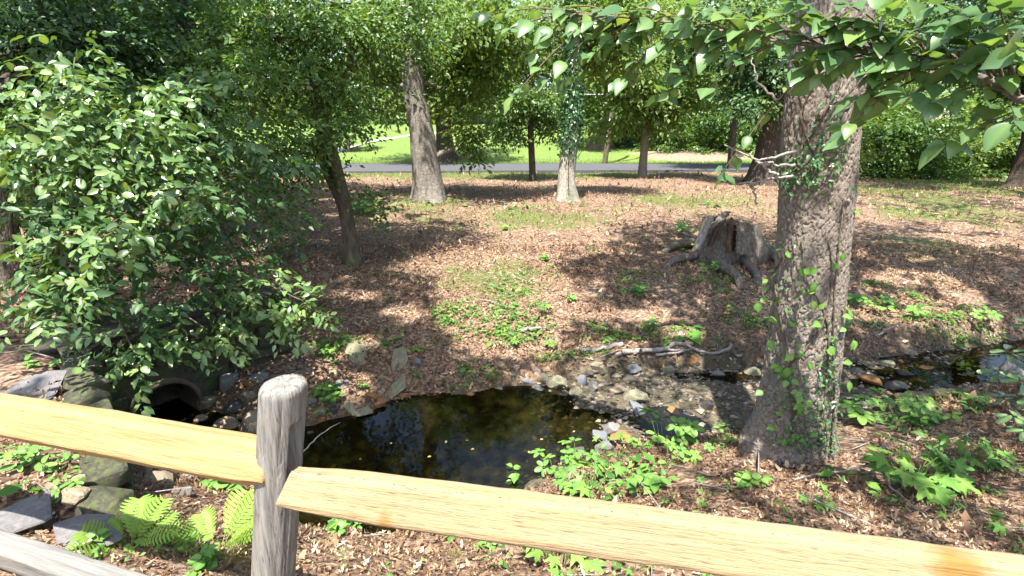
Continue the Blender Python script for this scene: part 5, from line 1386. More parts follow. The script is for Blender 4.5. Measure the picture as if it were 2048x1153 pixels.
# ------------------------------------------------------------------ slabs and stones, each a thing of its own
def stone(label, px, py, w, h, mat, base, rz=0.0, tilt=(0, 0), name='stone', sink=.25, group=None, thick=None, dy=None, zat=None):
    """w, h: apparent width and height in picture pixels"""
    p = ground_at(px, py + h * .25) if zat is None else on_z(px, py, zat)
    dep = p[1] * CP - (p[2] - EYE) * SP
    W = w / FPX * dep / 2; Hh = h / FPX * dep / 2
    o = rock_obj(name, base, mat)
    if thick is None:
        s = (W, max(W * .8, Hh) if dy is None else dy, Hh * .95); z = p[2] + Hh * .12
    else:
        el = max(.42, abs(ray(px, py)[2]))
        s = (W, Hh / el if dy is None else dy, thick); z = p[2] + thick * .4
    o.scale = s; o.rotation_euler = (tilt[0], tilt[1], rz)
    o.location = (p[0], p[1], z)
    return tag(o, label, 'stone', group)
R_, F_ = ROCK_R, ROCK_F
ST = [  # label, px, py, w, h, material, mesh, rz, tilt, flat thickness
    ('flat grey slate slab on the leafy ledge above the left rail', 70, 765, 130, 80, 'slate', F_[0], .3, (.1, -.12), .03),
    ('thin pale slate slab at the ledge edge under the shrub', 128, 712, 50, 24, 'slate', F_[1], .6, (.1, .1), .025),
    ('large flat grey slab at lower left half in fence shadow', 35, 1025, 170, 120, 'slate', F_[2], .25, (.08, -.05), .06),
    ('second flat grey slab right of the large lower left slab', 165, 1058, 190, 95, 'slate', F_[3], -.1, (.05, -.08), .05),
    ('tan flat slab behind the two lower left slabs', 100, 990, 150, 70, 'stone_tan', F_[4], -.2, (.05, 0), .05),
    ('grey brown slab on the stream bank below the left rail', 320, 957, 72, 42, 'stone_tan', F_[0], .2, (.35, .1), None),
    ('small tan stone beside the slab below the left rail', 253, 965, 44, 36, 'stone_tan', R_[0], .4, (.2, .3), None),
    ('small pale stone under the slab below the left rail', 245, 985, 30, 26, 'stone_tan', R_[1], .1, (0, 0), None),
    ('grey stone on the bank close to the rail joint', 388, 948, 52, 30, 'stone_grey', R_[2], .9, (.2, 0), None),
    ('large tan rock against the left side of the post', 505, 840, 72, 80, 'stone_tan', R_[3], .2, (.2, .2), None),
    ('tan rock just above the left rail beside the large tan rock', 446, 850, 84, 44, 'stone_tan', R_[4], .5, (.2, 0), None),
    ('speckled grey block on the bank right of the pipe', 458, 757, 38, 40, 'stone_grey', ROCK_B[0], .5, (.2, .1), None),
    ('dark mossy rock right of the pipe mouth', 412, 800, 60, 40, 'stone_moss', R_[0], .2, (0, 0), None),
    ('dark boulder at the bank left of the post top', 470, 810, 60, 36, 'stone_wet', R_[1], .2, (0, 0), None),
    ('large mossy grey slab leaning on the bank left of centre', 718, 705, 50, 40, 'stone_moss', F_[1], .6, (.5, .1), .035),
    ('pale tan triangular slab beside the round grey stone', 802, 722, 46, 42, 'stone_moss', F_[2], .2, (.5, .15), .03),
    ('round grey stone above the pale triangular slab', 794, 692, 24, 20, 'stone_grey', R_[2], .2, (0, 0), None),
    ('round blue grey stone right of the pale triangular slab', 834, 723, 24, 22, 'stone_blue', R_[3], .2, (0, 0), None),
    ('long tan slab leaning over the pool edge', 790, 768, 56, 34, 'stone_moss', F_[3], -.4, (.4, -.15), .03),
    ('rusty tan stone under the long slab at the pool edge', 800, 792, 40, 22, 'stone_rust', F_[4], .2, (.1, 0), None),
    ('thin blue slate lying on the bank left of the long slab', 690, 766, 40, 18, 'slate', F_[0], .5, (.3, .1), .02),
    ('small tan slab tilted by the pool left edge', 702, 812, 26, 24, 'stone_moss', F_[1], .8, (.5, .2), .025),
    ('flat mossy slab at the pool left edge', 727, 822, 46, 22, 'stone_moss', F_[2], .1, (.15, 0), .035),
    ('brown stone at the pool edge under the tan slab', 756, 805, 36, 26, 'stone_rust', R_[4], .3, (0, 0), None),
    ('small pale stone in the pool edge water', 710, 836, 14, 8, 'stone_tan', F_[3], .3, (0, 0), None),
    ('reddish flat stone right of the post in the shallows', 634, 840, 36, 20, 'stone_rust', F_[4], .3, (.1, 0), .03),
    ('dark rock beside the post at the pool corner', 666, 818, 34, 24, 'stone_wet', R_[0], .7, (0, 0), None),
    ('dark wet rock half sunk beside the post', 620, 868, 40, 26, 'stone_wet', R_[1], .3, (0, 0), None),
    ('large pale tan boulder under the bank roots', 1196, 734, 32, 26, 'stone_tan', R_[2], .1, (0, 0), None),
    ('black wet stone left of the pale tan boulder', 1178, 748, 18, 14, 'stone_wet', R_[3], .2, (0, 0), None),
    ('leaning blue grey stone in front of the bank roots', 1268, 734, 28, 22, 'stone_blue', F_[1], -.4, (.3, .3), None),
    ('pale blue grey oval stone in the rock bar', 1159, 755, 30, 26, 'stone_blue', R_[4], -.5, (.2, .3), None),
    ('upright pale grey stone in the rock bar', 1185, 770, 22, 30, 'stone_grey', R_[0], .1, (.2, .2), None),
    ('pale greenish faceted stone at the rock bar left', 1150, 778, 28, 24, 'stone_moss', R_[1], .5, (0, 0), None),
    ('cream and tan split stone in the rock bar', 1234, 752, 22, 20, 'stone_tan', R_[2], .8, (0, 0), None),
    ('flat ochre slab on the gravel bar', 1236, 778, 36, 18, 'stone_tan', F_[2], .1, (.1, 0), None),
    ('large mossy flat rock on the gravel bar', 1268, 790, 52, 26, 'stone_moss', R_[3], .2, (0, 0), None),
    ('long blue grey slab leaning on the gravel bar', 1275, 815, 40, 30, 'stone_blue', F_[3], -.6, (.3, .2), None),
    ('orange brown boulder under the white root', 1381, 718, 26, 20, 'stone_rust', R_[4], .3, (0, 0), None),
    ('olive flat boulder on the gravel bar middle', 1336, 738, 34, 18, 'stone_moss', R_[0], .4, (0, 0), None),
    ('mossy olive boulder left of the oak trunk', 1505, 740, 34, 22, 'stone_moss', R_[1], .1, (0, 0), None),
    ('pale grey stone beside the mossy boulder near the oak', 1437, 747, 30, 18, 'stone_grey', R_[2], .6, (0, 0), None),
    ('flat olive stone right of the pale grey stone near oak', 1460, 745, 28, 12, 'stone_moss', F_[4], .1, (0, 0), None),
    ('yellow tan cobble in the small dark pool', 1330, 828, 16, 16, 'stone_tan', R_[3], .1, (0, 0), None),
    ('orange streaked flat stone beside the yellow tan cobble', 1352, 820, 30, 14, 'stone_rust', F_[0], .3, (.1, 0), None),
    ('dark round stone below the orange streaked stone', 1370, 832, 32, 18, 'stone_wet', R_[4], .2, (0, 0), None),
    ('dark mossy cobble on the gravel left of the oak', 1415, 808, 24, 26, 'stone_wet', R_[0], .6, (0, 0), None),
    ('dark wet rock at the front of the small pool', 1315, 848, 34, 20, 'stone_wet', R_[1], .9, (0, 0), None),
    ('blue black wet rock at the front of the small pool', 1360, 846, 30, 22, 'stone_blue', R_[2], .3, (0, 0), None),
    ('small brown stone between slab and small pool', 1286, 838, 18, 14, 'stone_grey', F_[1], .5, (0, 0), None),
    ('grey wet boulder at the pool outflow', 1222, 855, 32, 30, 'stone_grey', R_[3], .2, (0, 0), None),
    ('rust brown algae covered boulder at the pool outflow', 1240, 872, 50, 24, 'stone_rust', R_[4], .1, (0, 0), None),
    ('dark blue slab at the pool right end', 1200, 868, 34, 26, 'stone_blue', F_[2], -.7, (.2, .2), None),
    ('large pale grey rock behind the seedlings at the pool end', 1208, 892, 44, 34, 'stone_grey', R_[0], .5, (0, 0), None),
    ('flat dark rock under water beside the pale grey rock', 1160, 900, 36, 24, 'stone_wet', F_[3], .2, (0, 0), None),
    ('flat blue slate at the far pool edge', 1062, 744, 30, 16, 'slate', F_[4], .1, (.1, 0), None),
    ('tan block beside the flat blue slate', 1086, 752, 24, 22, 'stone_moss', R_[1], .4, (0, 0), None),
    ('small blue stone at the far pool edge left end', 1028, 751, 12, 10, 'stone_blue', R_[2], .2, (0, 0), None),
    ('flat blue stone under the flat blue slate', 1058, 760, 26, 10, 'stone_blue', F_[0], .2, (0, 0), None),
    ('large mossy boulder at the far pool edge', 1112, 762, 42, 30, 'stone_moss', R_[3], .3, (0, 0), None),
    ('brown rounded rock beside the mossy boulder', 1072, 776, 30, 18, 'stone_grey', R_[4], .3, (0, 0), None),
    ('olive boulder in the riffle right of the oak', 1772, 724, 36, 18, 'stone_moss', R_[0], -.3, (0, 0), None),
    ('pale tan boulder at the far water edge right of the oak', 1818, 703, 30, 14, 'stone_tan', R_[1], -.2, (0, 0), None),
    ('yellow and orange boulder in the dark riffle right of oak', 1742, 760, 44, 22, 'stone_rust', R_[2], -.3, (0, 0), None),
    ('dark wet boulder behind the yellow and orange boulder', 1790, 770, 40, 24, 'stone_wet', R_[3], .1, (0, 0), None),
    ('small white stone beside the oak in the riffle', 1694, 725, 18, 9, 'stone_grey', F_[1], .1, (0, 0), None),
    ('dark stone upstream of the olive boulder right of oak', 1712, 740, 26, 16, 'stone_wet', R_[4], .2, (0, 0), None),
    ('brown wet stone in the right hand riffle', 1850, 735, 30, 14, 'stone_rust', F_[2], .2, (0, 0), None),
    ('brown flat rock on the near bank right of the oak', 1745, 808, 40, 18, 'stone_grey', F_[3], .1, (0, 0), None),
    ('tan block on the bank just left of the post top', 500, 790, 40, 30, 'stone_tan', R_[0], .3, (.1, 0), None),
    ('grey slab edge on the bank above the tan block', 520, 752, 44, 22, 'stone_grey', F_[1], .5, (.2, 0), None),
    ('brown stone right of the speckled grey block', 495, 768, 26, 18, 'stone_rust', R_[2], .2, (0, 0), None),
    ('tan cobble between the pipe and the left rail', 400, 838, 40, 28, 'stone_tan', R_[3], .6, (0, 0), None),
    ('grey cobble at the pipe mouth right side', 382, 862, 40, 26, 'stone_grey', R_[4], .2, (0, 0), None),
    ('tan angular stone right of the post by the shallows', 640, 822, 34, 24, 'stone_tan', F_[2], .7, (.2, 0), None),
    ('grey stone right of the post above the shallows', 625, 800, 30, 22, 'stone_grey', R_[1], .4, (0, 0), None),
    ('mossy stone below the bright vine maple seedlings', 670, 745, 30, 20, 'stone_moss', R_[2], .1, (0, 0), None),
    ('brown flat stone on the bank above the flat mossy slab', 745, 790, 34, 18, 'stone_rust', F_[3], .3, (.1, 0), None),
    ('grey brown slab half buried below the left rail middle', 360, 985, 50, 30, 'stone_grey', F_[4], .4, (.2, 0), None),
    ('tan stone nearest the post below the left rail', 430, 965, 44, 28, 'stone_tan', R_[0], .9, (0, 0), None),
    ('pale wedge stone left under the left rail', 285, 940, 46, 34, 'stone_tan', R_[4], .5, (.1, .1), None),
    ('dark cobble in the ditch below the left rail', 300, 1005, 40, 24, 'stone_wet', R_[1], .2, (0, 0), None),
    ('grey cobble at far pool edge below the grass tuft', 1000, 778, 22, 14, 'stone_grey', R_[2], .2, (0, 0), None),
    ('brown cobble at the far pool edge centre', 940, 790, 24, 12, 'stone_rust', R_[3], .4, (0, 0), None),
    ('small grey stone near the water right of the oak', 1885, 748, 24, 12, 'stone_grey', R_[0], .4, (0, 0), None),
]
for lab, px, py, w, h, m, base, rz, tl, th_k in ST:
    kk = 1.3 if (1000 < px < 1560 or 1680 < px < 1900) and th_k is None else 1.0
    stone(lab, px, py, w * kk, h * kk, M[m], base, rz, tl, thick=th_k, name='slab' if th_k else 'stone')

# gravel and pebbles nobody could count
def gravel(name, n, mask_fn, size, mat, seed):
    rg = np.random.default_rng(seed)
    base = [ (np.array([v.co for v in me.vertices]), np.array([p.vertices for p in me.polygons])) for me in (rock(300, 9), rock(301, 8), rock(302, 9))]
    Vs, Ts, k, rn = [], [], 0, []
    P = mask_fn(rg, n)
    for i, p in enumerate(P):
        V, T = base[i % 3]; s = size * rg.lognormal(0, .5) * np.array([1, rg.uniform(.6, 1), rg.uniform(.4, .8)])
        a = rg.random() * 6.28; c, sn = math.cos(a), math.sin(a)
        W = V * s; W = np.stack([W[:, 0] * c - W[:, 1] * sn, W[:, 0] * sn + W[:, 1] * c, W[:, 2]], 1) + p
        Vs.append(W); Ts.append(T + k); k += len(W); rn += [rg.random()] * len(T)
    return np_mesh(name, np.vstack(Vs), np.vstack(Ts), mat, rnd=rn)
t = NT('mixed gravel')
pc_ = t.ramp(t.attr('rnd'), [(0, (.028, .024, .02)), (.3, (.07, .058, .046)), (.55, (.12, .10, .08)), (.75, (.18, .135, .088)), (.9, (.24, .21, .18)), (1, (.21, .12, .058))])
M['pebble'] = t.done(t.bsdf(pc_, .7, .35, t.bump(t.noise(t.coord((1, 1, 1)), 60, 3), .3, .01)))
def bar_pts(rg, n):
    out = []
    x = rg.uniform(.3, 7.5, n * 4); y = rg.uniform(3.9, 7.0, n * 4)
    d, sg, ii, tt = seg_dist(x, y, STREAM); w = STREAM[ii, 2] * (1 - tt) + STREAM[ii + 1, 2] * tt
    m = (d < w + .12) & (rg.random(n * 4) < np.where(x < 3.4, 1, .5))
    x, y = x[m][:n], y[m][:n]
    return np.stack([x, y, hgt(x, y) + .003], 1)
tag(gravel('gravel', 4200, bar_pts, .024, M['pebble'], 91), 'mixed wet gravel covering the stream bar and riffle', 'gravel', kind='stuff')
def bed_pts(rg, n):
    x = rg.uniform(-2.6, .6, n * 3); y = rg.uniform(2.9, 5.4, n * 3); z = hgt(x, y); m = z < ZW + .04
    x, y, z = x[m][:n], y[m][:n], z[m][:n]; return np.stack([x, y, z], 1)
tag(gravel('bed_gravel', 120, bed_pts, .05, M['pebble'], 92), 'dim stones lying under the still pool water', 'gravel', kind='stuff')

# ------------------------------------------------------------------ bank roots, driftwood, logs, twigs
def stick(name, label, pts, r0, r1, mat, cat='root', nseg=9, wob=.012, seed=1, group=None, side=()):
    rg = np.random.default_rng(seed)
    P = spline(pts, 40); P = P + wob * np.stack([fbm(np.arange(40) * .25, np.full(40, q * 3.1), s=seed + q) for q in range(3)], 1)
    V, T = tube(P, np.linspace(r0, r1, 40) * (1 + .2 * vnoise(np.arange(40) * .5, np.zeros(40), s=seed)), nseg, True, bark_disp(seed, .004 if r0 > .02 else .001))
    if not side:
        o = np_mesh(name, V - P[0], T, mat, smooth=True); o.location = P[0]
        return tag(o, label, cat, group)
    th = thing(name, label, cat, P[0], group)
    part('main_stem', V, T, mat, th, smooth=True)
    for sp in side:
        Q = spline(sp, 18); V, T = tube(Q + .004 * rg.normal(size=Q.shape), np.linspace(r1 * 1.3, r1 * .5, 18), 6); part('side_shoot', V, T, mat, th, smooth=True)
    return th
D = lambda a, b, d: tuple(at(a, b, d))
G = lambda a, b, o=.035: tuple(ground_at(a, b, o) + np.array([0, 0, o]))
stick('exposed_root', 'thick grey root along the cut bank left of the white root', [G(1160, 703), G(1190, 700), G(1220, 694), G(1242, 688)], .035, .03, M['dead_wood'], seed=1)
stick('exposed_root', 'curved white driftwood root lying along the cut bank', [G(1242, 709), G(1290, 707), G(1325, 699), G(1352, 687), G(1385, 696), G(1420, 708, .07), G(1450, 704, .07), G(1463, 690)], .034, .018, M['dead_wood'], seed=2,
      side=[[G(1330, 700, .06), G(1360, 703, .06), G(1385, 700, .06)], [G(1310, 713, .05), G(1345, 708, .06), G(1375, 702, .06)], [G(1450, 704, .06), G(1430, 710, .05), G(1400, 710, .05)]])
stick('fallen_branch', 'small grey branch lying on the slope above the bank', [tuple(ground_at(1040, 667) + [0, 0, .03]), tuple(ground_at(1066, 663) + [0, 0, .04]), tuple(ground_at(1094, 660) + [0, 0, .03])], .022, .014, M['dead_wood'], 'branch', seed=3)
stick('fallen_branch', 'forked dead twig on the leaf litter right of the oak', [tuple(ground_at(1585, 962) + [0, 0, .02]), tuple(ground_at(1660, 955) + [0, 0, .04]), tuple(ground_at(1750, 948) + [0, 0, .10]), tuple(ground_at(1758, 912) + [0, 0, .12])], .006, .009, M['dead_wood'], 'branch', 7, .006, 4,
      side=[[tuple(ground_at(1750, 948) + [0, 0, .10]), tuple(ground_at(1775, 985) + [0, 0, .06]), tuple(ground_at(1850, 1040) + [0, 0, .02])]])
stick('fallen_branch', 'thin stick lying across litter in front of the ferns', [tuple(ground_at(300, 1060) + [0, 0, .03]), tuple(ground_at(340, 1040) + [0, 0, .03]), tuple(ground_at(385, 1020) + [0, 0, .03])], .010, .006, M['bark_brown'], 'branch', 7, .004, 5)
stick('fallen_log', 'long dark fallen log at the near water edge right of oak', [tuple(ground_at(1790, 808) + [0, 0, .05]), tuple(ground_at(1860, 798) + [0, 0, .06]), tuple(ground_at(1930, 792) + [0, 0, .05])], .055, .045, M['bark_brown'], 'log', 12, .01, 6)
stick('fallen_log', 'broken grey log end poking in at the right edge', [D(2006, 730, 4.7), D(2040, 752, 4.65), D(2110, 795, 4.5)], .06, .07, M['dead_wood'], 'log', 14, .004, 7)
stick('fallen_branch', 'grey driftwood stick beside the oak at the water', [tuple(ground_at(1690, 803) + [0, 0, .04]), tuple(ground_at(1720, 801) + [0, 0, .04]), tuple(ground_at(1742, 796) + [0, 0, .04])], .016, .010, M['dead_wood'], 'branch', 7, .004, 8)
stick('exposed_root', 'thin root crossing the undercut bank right of the oak', [D(1750, 672, 6.5), D(1775, 660, 6.5), D(1800, 645, 6.55)], .014, .010, M['dead_wood'], 'root', 7, .01, 9)
stick('fallen_branch', 'thin pale stick standing in the pool beside the post', [D(605, 905, 4.5), D(640, 870, 4.75), D(680, 845, 4.95)], .008, .004, M['dead_wood'], 'branch', 6, .004, 10)

# ------------------------------------------------------------------ the old stump
rng = np.random.default_rng(95)
sb = ground_at(1452, 510); sb[2] -= .02
sx, sy, sz = sb
stump = thing('tree_stump', 'broad rotten stump with split grey shell left of the oak', 'stump', sb)
na, nh = 150, 46
TH, U = np.meshgrid(np.linspace(0, 2 * math.pi, na, endpoint=False), np.linspace(0, 1, nh))
front = np.clip(np.cos(TH - math.radians(255)), 0, 1)                    # towards the camera, a little left
Ht = .70 + .05 * vnoise(np.cos(TH) * 4, np.sin(TH) * 4, s=3) - .16 * np.clip(np.cos(TH - 0.1), 0, 1) ** 2 + .03 * vnoise(np.cos(TH) * 14, np.sin(TH) * 14, s=4)
gap = np.exp(-((TH - math.radians(262)) / .20) ** 2) + .8 * np.exp(-((TH - math.radians(222)) / .12) ** 2)
Ht = Ht * (1 - .72 * gap.clip(0, 1))
Rb = .57 + .56 * np.exp(-U * Ht / .26) * (.35 + .65 * np.clip(np.cos(TH * 3 + 1.0), -.2, 1)) + .035 * np.cos(TH * 7 + 1) * (1 - .5 * U) + .018 * fbm(np.cos(TH) * 7, np.sin(TH) * 7, U * 2, 3, 9)
Rb = Rb * (1 - .16 * U)
Vo = np.stack([sx + Rb * np.cos(TH), sy + Rb * np.sin(TH) * .95, sz - .12 + U * (Ht + .12)], -1)
Ri = np.maximum(Rb[-1] - .10 - .03 * rng.random(na), .1)
Vi = np.stack([np.stack([sx + Ri * (1 - .1 * (1 - u)) * np.cos(TH[0]), sy + Ri * (1 - .1 * (1 - u)) * np.sin(TH[0]) * .95, sz + .18 + u * np.maximum(Ht[0] - .18, .02)], -1) for u in (.97, .8, .5, .2, 0)])
part('shell', Vo.reshape(-1, 3), grid_tris(na, nh, True), M['stump'], stump, smooth=True)
Vin = np.concatenate([Vo[-1:], Vi]); Vf = Vin.reshape(-1, 3)
Ti = grid_tris(na, len(Vin), True)
c = len(Vf); Vf = np.vstack([Vf, [(sx, sy, sz + .30)]]); l0 = (len(Vin) - 1) * na
Ti = np.vstack([Ti, np.stack([l0 + np.arange(na), l0 + (np.arange(na) + 1) % na, np.full(na, c)], 1)])
part('rotten_core', Vf, Ti, M['rot'], stump, smooth=True)
def shard(pts, w0, w1, th_, mat, name='shard'):
    P = spline(pts, 16); V = []
    for k, p in enumerate(P):
        f = k / 15; w = w0 * (1 - f) + w1 * f
        for a in np.linspace(0, 2 * math.pi, 9, endpoint=False):
            V.append(p + np.array([math.cos(a) * w, math.sin(a) * th_, 0]) * (1 + .15 * rng.normal()))
    V = np.array(V); T = grid_tris(9, 16, True)
    c = len(V); V = np.vstack([V, P[-1] + [0, 0, .01]]); T = np.vstack([T, np.stack([15 * 9 + np.arange(9), 15 * 9 + (np.arange(9) + 1) % 9, np.full(9, c)], 1)])
    part(name, V, T, mat, stump)
S_ = lambda a, b, o: tuple(on_y(a, b, sy + o))
shard([S_(1394, 498, -.75), S_(1410, 462, -.62), S_(1422, 432, -.50)], .05, .05, .05, M['dead_wood'])
shard([S_(1418, 492, -.62), S_(1434, 458, -.55), S_(1446, 444, -.46)], .05, .05, .05, M['rot'])
shard([S_(1456, 506, -.74), S_(1459, 470, -.62), S_(1462, 446, -.50)], .05, .05, .04, M['rot'])
shard([S_(1488, 508, -.70), S_(1489, 470, -.60), S_(1486, 446, -.52)], .17, .14, .05, M['stump'])
shard([S_(1455, 500, -.50), S_(1458, 470, -.42), S_(1470, 450, -.35)], .12, .10, .05, M['rot'])
shard([S_(1420, 470, -.3), S_(1440, 440, -.25), S_(1455, 424, -.2)], .10, .08, .06, M['stump'])
for pts, r0, r1 in (([(1405, 505), (1440, 535), (1470, 555), (1482, 572)], .11, .05), ([(1420, 482), (1385, 488), (1350, 494), (1325, 498)], .13, .05), ([(1415, 510), (1380, 515), (1350, 522), (1325, 530)], .10, .04), ([(1480, 510), (1500, 535), (1512, 552), (1514, 562)], .085, .05), ([(1530, 500), (1555, 520), (1580, 530)], .10, .04), ([(1470, 510), (1490, 525), (1500, 540)], .06, .03)):
    P = []
    for k, (a, b) in enumerate(pts):
        g = ground_at(a, b + 8); P.append((g[0], g[1], g[2] + (r0 * .9 if k < len(pts) - 1 else -.01)))
    Q = spline(P, 30); V, T = tube(Q, np.linspace(r0, r1, 30), 14, True, bark_disp(int(a), .008)); part('root', V, T, M['stump'], stump, smooth=True)

# ------------------------------------------------------------------ plants, each a thing with its own leaves
def plant(kind, label, px, py, w, n=None, seed=0, hgt_px=None, cat='plant', group=None):
    """w: apparent half width in picture pixels"""
    rg = np.random.default_rng(1000 + seed)
    b = ground_at(px, py); dep = b[1] * CP - (b[2] - EYE) * SP
    W = w / FPX * dep; Hh = (hgt_px or w * .8) / FPX * dep
    nm = {'fern': 'fern', 'maple': 'maple_seedling', 'creeper': 'creeper_plant', 'pair': 'broad_leaved_weed', 'grass': 'grass_tuft', 'lance': 'leafy_weed'}[kind]
    th = thing(nm, label, 'fern' if kind == 'fern' else ('grass' if kind == 'grass' else cat), b, group)
    if kind == 'fern':
        for i in range(n or 9):
            a = rg.random() * 6.28
            d = np.array([math.cos(a), math.sin(a), rg.uniform(.55, 1.2)])
            leaf_part(th, b + np.array([math.cos(a), math.sin(a), 0]) * .03, d, np.array([-d[0] * .6, -d[1] * .6 - .2, 1.0]) + .2 * rg.normal(size=3), W * rg.uniform(1.0, 1.55), 'frond', M['leaf_fern'], 'frond')
        V, T = tube(np.array([b + [0, 0, -.02], b + [0, 0, .03]]), .015, 6); part('crown_base', V, T, M['stem'], th)
        return
    if kind == 'grass':
        m = n or 70
        a = rg.random(m) * 6.28; L = Hh * rg.uniform(.6, 1.5, m)
        P = b + np.stack([np.cos(a), np.sin(a), 0 * a], 1) * (W * .35 * rg.random((m, 1)))
        A = np.stack([np.cos(a) * .5, np.sin(a) * .5 - .1, np.ones(m)], 1)
        N = np.stack([-np.cos(a), -np.sin(a), .5 + 0 * a], 1)
        tp = (np.array([(0, .012, 0), (0, -.012, 0), (.5, .014, .0), (.5, -.014, 0), (1, 0, -.28)]), np.array([(0, 1, 3), (0, 3, 2), (2, 3, 4)]))
        V, T, k = frames_to_mesh(P, A, N, L, tp)
        part('blades', V, T, M['grass'], th, rnd=np.repeat(rg.random(m), k), kind='stuff')
        return
    stems = []
    tname = {'maple': 'maple', 'creeper': 'palm5', 'pair': 'ovate2', 'lance': 'narrow'}[kind]
    ns = {'maple': n or 9, 'creeper': n or 5, 'pair': n or 3, 'lance': n or 4}[kind]
    for i in range(ns):
        a = rg.random() * 6.28; r = W * math.sqrt(rg.random()) * .8
        s0 = b + np.array([math.cos(a) * r * .5, math.sin(a) * r * .5, -.01])
        s1 = b + np.array([math.cos(a) * r, math.sin(a) * r, Hh * rg.uniform(.45, 1.0)])
        P = spline([s0, s0 * .5 + s1 * .5 + np.array([0, 0, .02]), s1], 6)
        stems.append(tube(P, .0022 + .0008 * (kind == 'pair'), 4, False))
        if kind in ('maple', 'creeper'):
            d = np.array([math.cos(a) + .4 * rg.normal(), math.sin(a) + .4 * rg.normal() - .3, -.1])
            nn = np.array([.1, -.35, 1.0]) + .3 * rg.normal(size=3)
            leaf_part(th, s1, d, nn, W * rg.uniform(.55, .85) if kind == 'maple' else W * rg.uniform(.5, .75), tname if kind == 'maple' or rg.random() < .6 else 'palm3', M['leaf_plant'])
        else:
            for j, f in enumerate((.4, .7, 1.0)):
                p = s0 * (1 - f) + s1 * f
                for sgn in (-1, 1):
                    aa = rg.random() * 6.28
                    d = np.array([math.cos(aa) * sgn, math.sin(aa) * sgn - .2, .15])
                    leaf_part(th, p, d, np.array([0, -.3, 1.0]) + .25 * rg.normal(size=3), W * rg.uniform(.45, .75) * (1.1 - .2 * f), tname, M['leaf_plant'])
    for V, T in stems: part('stem', V, T, M['stem'], th)

